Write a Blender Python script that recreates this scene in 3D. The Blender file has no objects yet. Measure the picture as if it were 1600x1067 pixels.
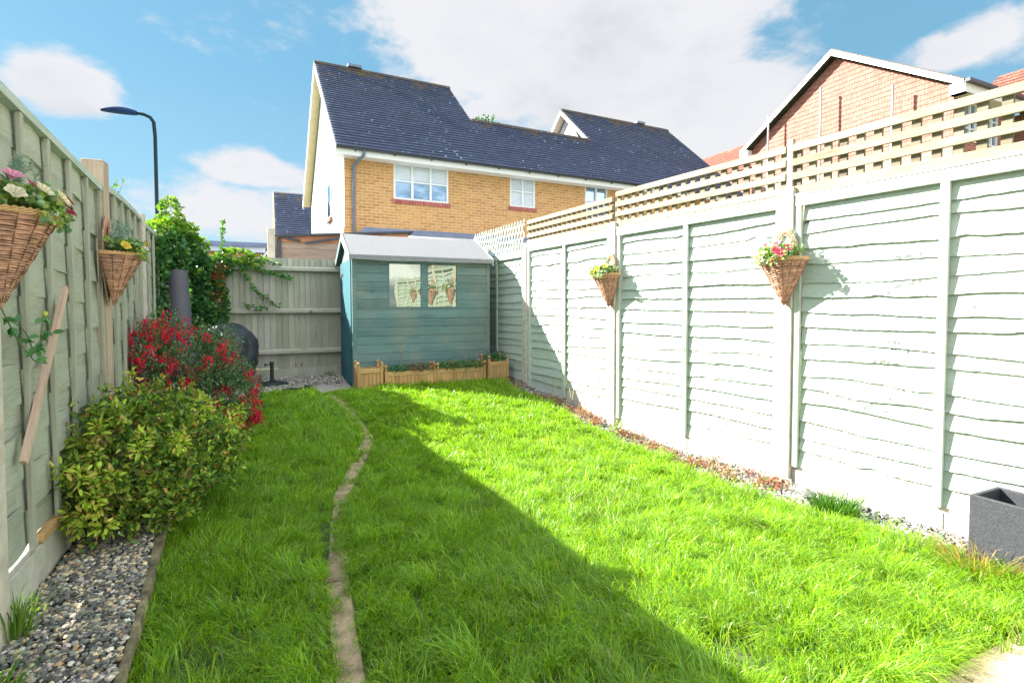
import bpy, math, random
import numpy as np
from mathutils import Vector, Matrix
R_ = math.radians
rng = np.random.default_rng(7); random.seed(7)
scn = bpy.context.scene
COL = scn.collection

# ------------------------------------------------------------------ helpers
def gz(x, y):
    t = np.clip((np.asarray(y, float) - 3.5) / 3.0, 0, 1)
    return .22 * t * t * (3 - 2 * t)

def tag(o, label=None, cat=None, group=None, kind=None):
    if label: o['label'] = label
    if cat: o['category'] = cat
    if group: o['group'] = group
    if kind: o['kind'] = kind
    return o

def empty(name, loc=(0, 0, 0), rz=0, **kw):
    o = bpy.data.objects.new(name, None); COL.objects.link(o)
    o.location = loc; o.rotation_euler = (0, 0, rz); o.empty_display_size = .1
    return tag(o, **kw)

def mk(name, V, F, mat, parent=None, col=None, smooth=False, uv=False):
    """V (n,3); F list of int arrays (m,k)"""
    V = np.asarray(V, np.float32).reshape(-1, 3)
    me = bpy.data.meshes.new(name)
    F = [np.asarray(f, np.int32) for f in F if len(f)]
    nl = sum(f.size for f in F); npoly = sum(len(f) for f in F)
    me.vertices.add(len(V)); me.vertices.foreach_set('co', V.ravel())
    me.loops.add(nl); me.polygons.add(npoly)
    me.loops.foreach_set('vertex_index', np.concatenate([f.ravel() for f in F]))
    tot = np.concatenate([np.full(len(f), f.shape[1], np.int32) for f in F])
    st = np.concatenate([[0], np.cumsum(tot)[:-1]]).astype(np.int32)
    me.polygons.foreach_set('loop_start', st)
    me.polygons.foreach_set('loop_total', tot)
    me.polygons.foreach_set('use_smooth', np.full(npoly, smooth))
    me.update(calc_edges=True); me.validate()
    if col is not None:
        c = np.ones((len(V), 4), np.float32); c[:, :3] = col
        a = me.color_attributes.new('Col', 'FLOAT_COLOR', 'POINT')
        a.data.foreach_set('color', c.ravel())
    if uv:
        UV = np.zeros((nl, 2), np.float32); k0 = 0
        for f in F:
            P = V[f]                                    # m,k,3
            n = np.cross(P[:, 1] - P[:, 0], P[:, -1] - P[:, 0])
            n /= np.linalg.norm(n, axis=1, keepdims=True) + 1e-12
            t1 = np.stack([-n[:, 1], n[:, 0], np.zeros(len(n))], 1)
            l = np.linalg.norm(t1, axis=1)
            t1[l < .05] = (1, 0, 0); t1 /= np.linalg.norm(t1, axis=1, keepdims=True)
            t2 = np.cross(n, t1)
            u = np.einsum('mkc,mc->mk', P, t1); v = np.einsum('mkc,mc->mk', P, t2)
            m = f.size; UV[k0:k0 + m, 0] = u.ravel(); UV[k0:k0 + m, 1] = v.ravel(); k0 += m
        lay = me.uv_layers.new(name='UVMap'); lay.data.foreach_set('uv', UV.ravel())
    me.materials.append(mat)
    o = bpy.data.objects.new(name, me); COL.objects.link(o)
    if parent is not None:
        o.parent = parent
        if parent.type == 'EMPTY' and not parent.get('_local'):
            o.matrix_parent_inverse = Matrix.Translation(-Vector(parent.location))
    return o

class MB:
    def __init__(s, xf=None): s.V = []; s.F = {}; s.C = []; s.n = 0; s.xf = xf
    def add(s, V, faces, col=(1, 1, 1)):
        V = np.asarray(V, float).reshape(-1, 3)
        if s.xf is not None: V = s.xf(V)
        s.V.append(V)
        c = np.empty((len(V), 3)); c[:] = col; s.C.append(c)
        for f in faces: s.F.setdefault(len(f), []).append([i + s.n for i in f])
        s.n += len(V); return s
    def arr(s, V, farrs, col=(1, 1, 1)):
        V = np.asarray(V, float).reshape(-1, 3)
        if s.xf is not None: V = s.xf(V)
        s.V.append(V); c = np.empty((len(V), 3)); c[:] = col; s.C.append(c)
        for f in farrs:
            f = np.asarray(f) + s.n; s.F.setdefault(f.shape[1], []).extend(f.tolist())
        s.n += len(V); return s
    def box(s, a, b, col=(1, 1, 1), M=None):
        (x0, y0, z0), (x1, y1, z1) = a, b
        V = [(x0,y0,z0),(x1,y0,z0),(x1,y1,z0),(x0,y1,z0),(x0,y0,z1),(x1,y0,z1),(x1,y1,z1),(x0,y1,z1)]
        if M is not None: V = [tuple(M @ Vector(v)) for v in V]
        return s.add(V, [(3,2,1,0),(4,5,6,7),(0,1,5,4),(1,2,6,5),(2,3,7,6),(3,0,4,7)], col)
    def bar(s, p, q, w, h, up=(0, 0, 1), col=(1, 1, 1)):
        """square bar from p to q, w across, h along up"""
        p = np.array(p, float); q = np.array(q, float); d = q - p; d /= np.linalg.norm(d)
        sd = np.cross(d, up); sd /= np.linalg.norm(sd); u = np.cross(sd, d)
        V = [e + sd * a * w / 2 + u * b * h / 2 for e in (p, q) for a, b in ((-1,-1),(1,-1),(1,1),(-1,1))]
        return s.add(V, [(3,2,1,0),(4,5,6,7),(0,1,5,4),(1,2,6,5),(2,3,7,6),(3,0,4,7)], col)
    def tube(s, pts, r, k=6, col=(1, 1, 1), cap=True):
        pts = np.array(pts, float); n = len(pts)
        r = np.full(n, r) if np.isscalar(r) else np.array(r)
        T = np.gradient(pts, axis=0); T /= np.linalg.norm(T, axis=1, keepdims=True) + 1e-12
        ref = np.array((0, 0, 1.)) if abs(T[0][2]) < .9 else np.array((1., 0, 0))
        V = []; a = np.arange(k) * 2 * math.pi / k
        for i in range(n):
            s1 = np.cross(T[i], ref); s1 /= np.linalg.norm(s1) + 1e-12; s2 = np.cross(s1, T[i])
            ref = s2 if True else ref
            V.append(pts[i] + r[i] * (np.cos(a)[:, None] * s1 + np.sin(a)[:, None] * s2))
        F = [(i*k+j, i*k+(j+1) % k, (i+1)*k+(j+1) % k, (i+1)*k+j) for i in range(n-1) for j in range(k)]
        V = np.concatenate(V); s.add(V, F, col)
        if cap:
            s.F.setdefault(k, []).append([s.n - len(V) + j for j in range(k)][::-1])
            s.F.setdefault(k, []).append([s.n - k + j for j in range(k)])
        return s
    def lathe(s, prof, c=(0, 0, 0), k=24, col=(1, 1, 1), wob=None):
        V = []
        for i, (r, z) in enumerate(prof):
            for j in range(k):
                a = 2*math.pi*j/k; rr = r*(1 if wob is None else wob(a, z))
                V.append((c[0]+rr*math.cos(a), c[1]+rr*math.sin(a), c[2]+z))
        n = len(prof)
        F = [(i*k+j, i*k+(j+1) % k, (i+1)*k+(j+1) % k, (i+1)*k+j) for i in range(n-1) for j in range(k)]
        F += [tuple(range(k))[::-1], tuple((n-1)*k+j for j in range(k))]
        return s.add(V, F, col)
    def build(s, name, mat, parent=None, smooth=False, bev=0, col=True, uv=True):
        o = mk(name, np.concatenate(s.V), [np.array(f) for f in s.F.values()], mat, parent,
               np.concatenate(s.C) if col else None, smooth, uv)
        if bev:
            m = o.modifiers.new('bevel', 'BEVEL'); m.width = bev; m.segments = 2; m.limit_method = 'ANGLE'
        return o

# ------------------------------------------------------------------ materials
class NT:
    def __init__(s, tree): s.t = tree; s.n = tree.nodes; s.l = tree.links
    def new(s, typ, ins=None, **kw):
        nd = s.n.new(typ)
        for k, v in kw.items(): setattr(nd, k, v)
        for k, v in (ins or {}).items(): s.set(nd.inputs[k], v)
        return nd
    def set(s, sock, v):
        if isinstance(v, bpy.types.NodeSocket): s.l.new(v, sock)
        elif isinstance(v, bpy.types.Node): s.l.new(v.outputs[0], sock)
        else:
            if sock.type == 'RGBA' and len(v) == 3: v = (*v, 1)
            sock.default_value = v
    def m(s, op, a, b=None, c=None, clamp=False):
        nd = s.n.new('ShaderNodeMath'); nd.operation = op; nd.use_clamp = clamp
        for i, v in enumerate((a, b, c)):
            if v is not None: s.set(nd.inputs[i], v)
        return nd.outputs[0]
    def mix(s, f, a, b, mode='MIX'):
        nd = s.n.new('ShaderNodeMix'); nd.data_type = 'RGBA'; nd.blend_type = mode
        s.set(nd.inputs[0], f); s.set(nd.inputs[6], a); s.set(nd.inputs[7], b); return nd.outputs[2]
    def ramp(s, f, stops):
        nd = s.n.new('ShaderNodeValToRGB'); s.set(nd.inputs[0], f); r = nd.color_ramp
        while len(r.elements) > 1: r.elements.remove(r.elements[-1])
        for i, (p, c) in enumerate(stops):
            e = r.elements[0] if i == 0 else r.elements.new(p)
            e.position = p; e.color = (*c, 1) if len(c) == 3 else c
        return nd.outputs[0]
    def noise(s, vec, scale, detail=4, rough=.55, dist=0):
        nd = s.new('ShaderNodeTexNoise', {'Vector': vec, 'Scale': scale, 'Detail': detail, 'Roughness': rough, 'Distortion': dist})
        return nd.outputs[0]
    def map(s, vec, scale=(1, 1, 1), loc=(0, 0, 0), rot=(0, 0, 0)):
        return s.new('ShaderNodeMapping', {'Vector': vec, 'Scale': scale, 'Location': loc, 'Rotation': rot}).outputs[0]

def mat(name, fn):
    m = bpy.data.materials.new(name); m.use_nodes = True
    t = NT(m.node_tree); t.n.clear()
    out = t.n.new('ShaderNodeOutputMaterial')
    b = t.n.new('ShaderNodeBsdfPrincipled')
    r = fn(t, b)
    t.l.new((r if r is not None else b.outputs[0]), out.inputs[0])
    return m
def bump(t, b, h, strength=.4, dist=.01):
    nd = t.new('ShaderNodeBump', {'Height': h, 'Strength': strength, 'Distance': dist}); t.l.new(nd.outputs[0], b.inputs['Normal'])

def wood(name, c1, c2, vertical=False, rough=.8, grain=1.0, stain=None, amt=.5, knots=True):
    def fn(t, b):
        uv = t.new('ShaderNodeTexCoord')
        oi = t.new('ShaderNodeObjectInfo')
        off = t.m('MULTIPLY', oi.outputs['Random'], 37.)
        comb = t.new('ShaderNodeCombineXYZ', {'X': off, 'Y': off, 'Z': 0.}).outputs[0]
        uvv = t.new('ShaderNodeVectorMath', {0: uv.outputs['UV'], 1: comb}, operation='ADD').outputs[0]
        sc = (22, 1.6, 1) if vertical else (1.6, 22, 1)
        g = t.noise(t.map(uvv, sc), 3.2*grain, 6, .62, .6)
        gg = t.noise(t.map(uvv, (sc[0]*.3, sc[1]*.3, 1)), 1.3, 3, .5, .3)
        f = t.m('ADD', t.m('MULTIPLY', g, .6), t.m('MULTIPLY', gg, .5))
        c = t.ramp(f, [(.36, c2), (.62, c1)])
        big = t.noise(uv.outputs['Object'], 1.7, 4, .6)
        c = t.mix(t.m('MULTIPLY', t.m('SUBTRACT', big, .42, clamp=True), 2.2*amt, clamp=True), c, stain or c2)
        if knots:
            v = t.new('ShaderNodeTexVoronoi', {'Vector': t.map(uvv, (2.2, 6, 1) if not vertical else (6, 2.2, 1)), 'Scale': 1.0})
            k = t.m('LESS_THAN', v.outputs['Distance'], t.m('MULTIPLY', t.noise(uvv, 3., 2), .14))
            ring = t.m('MULTIPLY', t.m('SUBTRACT', .34, v.outputs['Distance'], clamp=True), t.m('MULTIPLY', t.noise(t.map(uvv, (4, 30, 1) if not vertical else (30, 4, 1)), 1.5, 3, .5, 1.5), 3.0), clamp=True)
            c = t.mix(t.m('MULTIPLY', ring, .75), c, tuple(x*.62 for x in c2))
            c = t.mix(t.m('MULTIPLY', k, .85), c, tuple(x*.22 for x in c2))
        at = t.new('ShaderNodeAttribute', attribute_name='Col')
        c = t.mix(1., c, at.outputs['Color'], 'MULTIPLY')
        t.set(b.inputs['Base Color'], c); b.inputs['Roughness'].default_value = rough
        b.inputs['Specular IOR Level'].default_value = .25
        bump(t, b, g, .5, .006)
    return mat(name, fn)

def plain(name, c, rough=.6, metal=0, var=.12, scale=8, bumpd=0, spec=.5, bscale=40):
    def fn(t, b):
        tc = t.new('ShaderNodeTexCoord'); n = t.noise(tc.outputs['Object'], scale, 5, .6)
        cc = t.ramp(n, [(.3, tuple(x*(1-var*1.6) for x in c)), (.7, tuple(min(1, x*(1+var)) for x in c))])
        at = t.new('ShaderNodeAttribute', attribute_name='Col')
        t.set(b.inputs['Base Color'], t.mix(1., cc, at.outputs['Color'], 'MULTIPLY'))
        b.inputs['Roughness'].default_value = rough; b.inputs['Metallic'].default_value = metal
        b.inputs['Specular IOR Level'].default_value = spec
        if bumpd: bump(t, b, t.noise(tc.outputs['Object'], bscale, 5, .65), .6, bumpd)
    return mat(name, fn)

def leafmat(name, rough=.5, trans=.35, tint=(1.1, 1.25, .5), spec=.4):
    def fn(t, b):
        at = t.new('ShaderNodeAttribute', attribute_name='Col')
        t.set(b.inputs['Base Color'], at.outputs['Color']); b.inputs['Roughness'].default_value = rough
        b.inputs['Specular IOR Level'].default_value = spec
        tr = t.new('ShaderNodeBsdfTranslucent', {'Color': t.mix(1., at.outputs['Color'], tint, 'MULTIPLY')})
        return t.new('ShaderNodeMixShader', {0: trans, 1: b.outputs[0], 2: tr.outputs[0]}).outputs[0]
    return mat(name, fn)

def brick(name, c1, c2, mortar, w=.225, h=.075, msize=.010, big=None):
    def fn(t, b):
        uv = t.new('ShaderNodeTexCoord').outputs['UV']
        br = t.new('ShaderNodeTexBrick', {'Vector': uv, 'Color1': c1, 'Color2': c2, 'Mortar': mortar, 'Scale': 1.0,
                   'Mortar Size': msize, 'Mortar Smooth': .1, 'Bias': 0., 'Brick Width': w, 'Row Height': h})
        n = t.noise(uv, 14, 5, .6); nb = t.noise(uv, .9, 4, .6)
        c = t.mix(.35, br.outputs['Color'], t.ramp(n, [(.3, (.35, .35, .35)), (.7, (1, 1, 1))]), 'MULTIPLY')
        c = t.mix(t.m('MULTIPLY', t.m('SUBTRACT', nb, .45, clamp=True), 1.6, clamp=True), c, big or c2)
        t.set(b.inputs['Base Color'], c); b.inputs['Roughness'].default_value = .9
        b.inputs['Specular IOR Level'].default_value = .2
        bump(t, b, t.m('ADD', t.m('SUBTRACT', 1., br.outputs['Fac']), t.m('MULTIPLY', n, .3)), .6, .006)
    return mat(name, fn)

M = {}
SAGE, SAGE2 = (.47, .53, .47), (.33, .39, .34)
M['fence'] = wood('sage_painted_wood', SAGE, SAGE2, stain=(.40, .46, .36), amt=.5)
M['fence_v'] = wood('sage_painted_wood_upright', SAGE, (.36, .42, .33), True, stain=(.42, .46, .34), amt=.5)
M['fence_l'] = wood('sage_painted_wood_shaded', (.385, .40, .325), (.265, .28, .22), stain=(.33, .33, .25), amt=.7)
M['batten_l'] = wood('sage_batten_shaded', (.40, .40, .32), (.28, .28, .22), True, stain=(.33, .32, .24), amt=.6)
M['close'] = wood('weathered_sage_closeboard', (.43, .43, .355), (.29, .29, .235), True, stain=(.36, .34, .26), amt=.9)
M['post'] = plain('concrete_post', (.56, .49, .42), .9, var=.14, scale=14, bumpd=.004, bscale=120)
M['timber_post'] = wood('sawn_timber_post', (.48, .37, .28), (.34, .25, .18), True, stain=(.38, .34, .25))
M['conc'] = plain('gravel_board_concrete', (.50, .47, .41), .9, var=.18, scale=9, bumpd=.004, bscale=90)
M['trellis'] = wood('weathered_trellis_wood', (.36, .31, .225), (.18, .145, .095), stain=(.21, .20, .11), amt=.9, knots=False)
M['teal'] = wood('teal_stained_cladding', (.122, .205, .205), (.068, .132, .138), stain=(.27, .27, .22), amt=.9)
M['teal_v'] = wood('teal_stained_door', (.035, .14, .17), (.02, .09, .12), True, stain=(.05, .16, .17))  # deep teal stain, darkened further in place of the shade on the door
M['pine'] = wood('honey_pine', (.52, .32, .14), (.34, .19, .08), True, stain=(.30, .21, .10), amt=.7)
M['pine_h'] = wood('honey_pine_rail', (.55, .35, .16), (.38, .22, .09), False, stain=(.33, .24, .11))
M['barewood'] = wood('bare_batten_wood', (.58, .42, .33), (.43, .29, .21), True)
M['greywood'] = wood('weathered_grey_brown_planks', (.36, .27, .22), (.20, .145, .12), stain=(.30, .27, .25), amt=.8)
M['redwood'] = wood('terracotta_stained_wood', (.50, .22, .12), (.36, .15, .08), True)
M['white'] = plain('white_upvc', (.78, .78, .78), .4, var=.03)
M['render'] = plain('white_render', (.50, .50, .49), .9, var=.05, scale=3, bumpd=.003)
M['cream'] = plain('cream_soffit', (.70, .58, .38), .8, var=.06)
M['black'] = plain('black_gutter_plastic', (.03, .035, .05), .4)
M['bluegrey'] = plain('blue_grey_downpipe', (.13, .17, .25), .5)
M['lead'] = plain('lead_flashing', (.16, .20, .30), .6, var=.2, scale=3)
M['lamp'] = plain('dark_teal_lamp_paint', (.004, .028, .042), .6, spec=.2)
M['lamphead'] = plain('dark_blue_lamp_head', (.012, .035, .12), .6, spec=.2)
M['cover'] = plain('black_vinyl_cover', (.036, .041, .052), .5, var=.25, scale=5, bumpd=.05, bscale=6, spec=.4)
M['iron'] = plain('black_cast_iron', (.015, .018, .025), .5)
M['flue'] = plain('dark_purple_grey_flue', (.085, .078, .105), .55, var=.08)
M['trough'] = plain('dark_textured_planter', (.036, .039, .047), .7, var=.5, scale=220, bumpd=.004)
M['soilp'] = plain('potting_soil', (.03, .022, .015), 1, var=.4, scale=50, bumpd=.02)
M['stone'] = plain('grey_fieldstone', (.30, .29, .28), .9, var=.3, scale=20, bumpd=.01)
M['slab'] = plain('concrete_slab', (.34, .31, .27), .95, var=.22, scale=12, bumpd=.005)
M['kerb'] = plain('sandy_lawn_edging', (.43, .31, .20), .95, var=.45, scale=9, bumpd=.012, bscale=60)
M['mosskerb'] = plain('mossy_edging', (.27, .225, .13), 1, var=.5, scale=11, bumpd=.015, bscale=50)
M['patio'] = plain('buff_patio_slab', (.50, .36, .24), .9, var=.2, scale=7, bumpd=.006)
M['wicker'] = plain('brown_willow', (.54, .285, .19), .6, var=.3, scale=30)
M['wickerd'] = plain('dark_willow', (.20, .095, .05), .7, var=.25, scale=30)
M['leaf'] = leafmat('leaf'); M['ivy'] = leafmat('ivy_leaf', .35, .3, (1.4, 1.5, .3), .5)
M['petal'] = leafmat('petal', .5, .3, (1, .8, .8)); M['bark'] = plain('bark', (.11, .07, .045), .9, bumpd=.004)
M['grass'] = leafmat('grass_blade', .38, .48, (1.2, 1.2, .35), .7)
M['pebble'] = plain('pebble', (1, 1, 1), .75, var=.18, scale=60, spec=.35)
M['brick'] = brick('yellow_stock_brick', (.68, .365, .13), (.50, .24, .075), (.66, .50, .33), big=(.62, .35, .13))
M['redbrick'] = brick('red_brick', (.42, .14, .09), (.33, .10, .07), (.42, .33, .28))
M['palebrick'] = brick('pale_orange_brick', (.52, .30, .20), (.42, .2, .13), (.5, .42, .36))
M['blind'] = plain('white_blind', (.7, .74, .8), .7, var=.02)
def _soil(t, b):
    tc = t.new('ShaderNodeTexCoord').outputs['Object']
    n = t.noise(tc, 6, 8, .7)
    c = t.ramp(n, [(.3, (.04, .075, .015)), (.55, (.085, .13, .028)), (.75, (.15, .13, .05))])
    t.set(b.inputs['Base Color'], c); b.inputs['Roughness'].default_value = 1
    bump(t, b, t.noise(tc, 60, 6, .7), .8, .02)
M['soil'] = mat('soil_and_thatch', _soil)
def _felt(t, b):
    tc = t.new('ShaderNodeTexCoord').outputs['Object']
    n = t.noise(tc, 260, 2, .5); g = t.noise(tc, 2.5, 4, .6)
    c = t.ramp(n, [(.3, (.10, .105, .11)), (.5, (.19, .195, .205)), (.72, (.38, .385, .40))])
    c = t.mix(t.m('MULTIPLY', g, .5), c, (.17, .172, .178))
    t.set(b.inputs['Base Color'], c); b.inputs['Roughness'].default_value = .85; bump(t, b, n, .3, .002)
M['felt'] = mat('mineral_roof_felt', _felt)
def slate(name, c1, c2, moss, speck, w=.33, h=.3):
    def fn(t, b):
        tc = t.new('ShaderNodeTexCoord'); uv = tc.outputs['UV']; ob = tc.outputs['Object']
        br = t.new('ShaderNodeTexBrick', {'Vector': uv, 'Color1': c1, 'Color2': c2, 'Mortar': tuple(x*.3 for x in c1), 'Scale': 1.,
                   'Mortar Size': .006, 'Brick Width': w, 'Row Height': h, 'Bias': 0.})
        n = t.noise(ob, 5, 6, .7)
        c = t.mix(.5, br.outputs['Color'], t.ramp(n, [(.3, (.5, .5, .5)), (.7, (1.2, 1.2, 1.2))]), 'MULTIPLY')
        v = t.new('ShaderNodeTexVoronoi', {'Vector': ob, 'Scale': 5.5})
        sp = t.m('LESS_THAN', v.outputs['Distance'], t.m('MULTIPLY', t.m('SUBTRACT', t.noise(ob, .8, 3), .22), .44))
        c = t.mix(sp, c, speck)
        v2 = t.new('ShaderNodeTexVoronoi', {'Vector': t.map(ob, (1, 1, 1), (3.3, 1.2, .7)), 'Scale': 1.1})
        c = t.mix(t.m('LESS_THAN', v2.outputs['Distance'], .07), c, (.03, .05, .03))
        at = t.new('ShaderNodeAttribute', attribute_name='Col')      # red channel: how near the ridge, where moss grows
        sep = t.new('ShaderNodeSeparateColor', {0: at.outputs['Color']}).outputs[0]
        mm = t.m('GREATER_THAN', t.m('SUBTRACT', t.noise(ob, 2.3, 6, .75), t.m('MULTIPLY', sep, .5)), .50)
        c = t.mix(t.m('MULTIPLY', mm, .75), c, moss)
        t.set(b.inputs['Base Color'], c); b.inputs['Roughness'].default_value = .75
        b.inputs['Specular IOR Level'].default_value = .35
        bump(t, b, t.m('ADD', n, t.m('MULTIPLY', br.outputs['Fac'], -1.)), .5, .008)
    return mat(name, fn)
M['slate'] = slate('slate_roof', (.066, .084, .150), (.048, .062, .115), (.15, .105, .035), (.30, .36, .46))
M['redtile'] = slate('red_tile_roof', (.26, .10, .07), (.19, .07, .05), (.25, .16, .10), (.4, .25, .2))
def _tilehung(t, b):
    uv = t.new('ShaderNodeTexCoord').outputs['UV']
    br = t.new('ShaderNodeTexBrick', {'Vector': uv, 'Color1': (.43, .20, .155), 'Color2': (.36, .155, .12), 'Mortar': (.22, .08, .05),
               'Scale': 1., 'Mortar Size': .005, 'Brick Width': .17, 'Row Height': .17, 'Bias': 0.})
    n = t.noise(uv, 9, 5, .6)
    t.set(b.inputs['Base Color'], t.mix(.4, br.outputs['Color'], t.ramp(n, [(.3, (.6, .6, .6)), (.7, (1.1, 1.1, 1.1))]), 'MULTIPLY'))
    b.inputs['Roughness'].default_value = .85; b.inputs['Specular IOR Level'].default_value = .25
M['tilehung'] = mat('hung_clay_tile', _tilehung)
def glassm(name, tint, fac, base):
    def fn(t, b):
        t.set(b.inputs['Base Color'], base); b.inputs['Roughness'].default_value = .3
        g = t.new('ShaderNodeBsdfGlossy', {'Color': tint, 'Roughness': .015})
        fr = t.new('ShaderNodeLayerWeight', {'Blend': .35}).outputs['Fresnel']
        return t.new('ShaderNodeMixShader', {0: t.m('ADD', fac, t.m('MULTIPLY', fr, .5), clamp=True), 1: b.outputs[0], 2: g.outputs[0]}).outputs[0]
    return mat(name, fn)
M['glass'] = glassm('window_glass', (.6, .82, 1), .38, (.03, .06, .12))
M['shedglass'] = glassm('shed_window_glass', (.85, .92, .76), .22, (.06, .065, .045))

# ------------------------------------------------------------------ foliage helpers
def jit(n, s): return rng.normal(0, s, (n, 3))
def norm(a): return a / (np.linalg.norm(a, axis=1, keepdims=True) + 1e-9)
def leaves(P, D, N, L, W, cols, fold=.25, droop=.15):
    """oval folded leaves: 8 verts, 6 faces"""
    n = len(P); D = norm(D); S = norm(np.cross(D, N)); N = np.cross(S, D)
    L = np.broadcast_to(L, n)[:, None]; W = np.broadcast_to(W, n)[:, None]
    def p(u, s, f): return P + D*L*u + S*W*s + N*(abs(s)*W*fold*2 - L*droop*u*u)*1.0
    V = np.stack([p(0, 0, 0), p(.3, -.42, 0), p(.3, .42, 0), p(.33, 0, 0), p(.68, -.40, 0), p(.68, .40, 0), p(.7, 0, 0), p(1, 0, 0)], 1).reshape(-1, 3)
    b = (np.arange(n)*8)[:, None]
    T = np.concatenate([b+[0, 3, 1], b+[0, 2, 3], b+[4, 6, 7], b+[6, 5, 7]])
    Q = np.concatenate([b+[1, 3, 6, 4], b+[3, 2, 5, 6]])
    C = np.repeat(cols, 8, axis=0)
    return V, [T, Q], C
def palette(n, cols, w=None, var=.18):
    cols = np.array(cols); w = None if w is None else np.array(w)/sum(w)
    c = cols[rng.choice(len(cols), n, p=w)]
    return np.clip(c * (1 + rng.normal(0, var, (n, 1))) * (1 + rng.normal(0, .05, (n, 3))), .004, 1)
def blob(n, c, r, shell=.55):
    d = norm(rng.normal(0, 1, (n, 3))); k = (shell + (1-shell)*rng.random((n, 1))**.6)
    return np.array(c) + d*np.array(r)*k, d

# ------------------------------------------------------------------ ground
def sheet(name, xs, ys, zf, m, kind='structure', dz=0, parent=None):
    X, Y = np.meshgrid(xs, ys); Z = zf(X, Y) + dz
    V = np.stack([X, Y, Z], -1).reshape(-1, 3); nx = len(xs)
    i = (np.arange(len(ys)-1)[:, None]*nx + np.arange(nx-1)).ravel()[:, None]
    o = mk(name, V, [i+[0, 1, nx+1, nx]], m, parent, uv=True, col=(1, 1, 1)); tag(o, kind=kind); return o
sheet('ground', [-300, -40, -5, 5, 40, 300], [-300, -30, 0, 2, 3.5, 4, 4.5, 5, 5.5, 6, 6.5, 9, 30, 120, 600], gz, M['soil'])

PATH = np.array([(.55, 7.0), (.62, 6.35), (.74, 5.75), (.81, 5.1), (.80, 4.75), (.72, 4.38), (.50, 3.82), (.33, 3.38), (.27, 3.0), (.26, 2.6), (.29, 2.24), (.25, 1.85), (.22, 1.5), (.2, 1.0)])
EDGE = np.array([(-.42, .8), (-.45, 1.7), (-.46, 2.0), (-.48, 2.4), (-.55, 3.27), (-.55, 4.2), (-.48, 5.0), (-.42, 5.7), (-.3, 6.3), (-.1, 6.75), (.15, 7.05), (.5, 7.12)])
STRIP = np.array([(3.3, .6), (3.18, 1.44), (3.02, 1.92), (2.93, 2.41), (2.90, 3.35), (2.88, 4.48), (2.82, 5.46), (2.76, 6.34), (2.74, 6.7)])
def xat(line, y): return np.interp(y, line[:, 1], line[:, 0])
def resample(pts, step):
    pts = np.array(pts, float); d = np.r_[0, np.cumsum(np.linalg.norm(np.diff(pts, axis=0), axis=1))]
    s = np.arange(0, d[-1], step); return np.stack([np.interp(s, d, pts[:, k]) for k in range(pts.shape[1])], 1)
def smoothline(pts, it=2):
    p = np.array(pts, float)
    for _ in range(it):
        q = [p[0]]
        for a, b in zip(p[:-1], p[1:]): q += [a*.75+b*.25, a*.25+b*.75]
        q.append(p[-1]); p = np.array(q)
    return p
# winding mowing edge of sandy stones, sunk in the lawn: one strip of stones
def stone_run(name, line, w, z0, h, seg, m, **kw):
    L = smoothline(line); P = resample(L, seg); mb = MB()
    for i in range(len(P)-1):
        a, b = P[i], P[i+1]; d = (b-a)/np.linalg.norm(b-a); s = np.array([-d[1], d[0]])
        a2 = a + d*.004; b2 = b - d*.004; K = 4; V = []
        for k in range(K+1):
            c = a2 + (b2-a2)*k/K
            for sg, zz in ((-1, 0), (-.82, 1), (.82, 1), (1, 0)):
                ww = w/2*(1+rng.normal(0, .09))
                q = c + s*sg*ww
                V.append((q[0], q[1], float(gz(q[0], q[1])) + z0 + (h*(1+rng.normal(0, .06)) if zz else -.03)))
        F = [(k*4+j, k*4+j+1, k*4+j+5, k*4+j+4) for k in range(K) for j in range(3)]
        F += [(0, 1, 2, 3), (K*4+3, K*4+2, K*4+1, K*4)]
        mb.add(V, F, (1+rng.normal(0, .10),)*3)
    o = mb.build(name, m); tag(o, **kw); return o
stone_run('path', PATH, .12, .0, .022, 1.15, M['kerb'], kind='structure')
def bedz(x, y): return gz(x, y) + .10*(1-gz(x, y)/.22)
stone_run('edging_kerb', EDGE[:7], .055, .085, .016, .9, M['mosskerb'], kind='structure')
# gravel beds: base sheets plus pebbles
ys = np.linspace(.3, 8.2, 40)
def bandsheet(name, xl, xr, ys, z, m):
    V = []; 
    for y in ys: V += [(xl(y), y, z(xl(y), y)), (xr(y), y, z(xr(y), y))]
    n = len(ys); F = np.array([(2*i, 2*i+1, 2*i+3, 2*i+2) for i in range(n-1)])
    o = mk(name, V, [F], m, uv=True, col=(1, 1, 1)); tag(o, kind='structure')
bandsheet('bed_soil', lambda y: -1.35, lambda y: float(xat(EDGE, y)) if y < 7 else .97, ys, lambda x, y: float(bedz(x, y)) + .006, M['soilp'])
bandsheet('border_soil', lambda y: float(xat(STRIP, y))-.02, lambda y: 3.62-.085*y, np.linspace(.3, 8.2, 30), lambda x, y: float(gz(x, y))+.008, M['soilp'])

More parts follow.
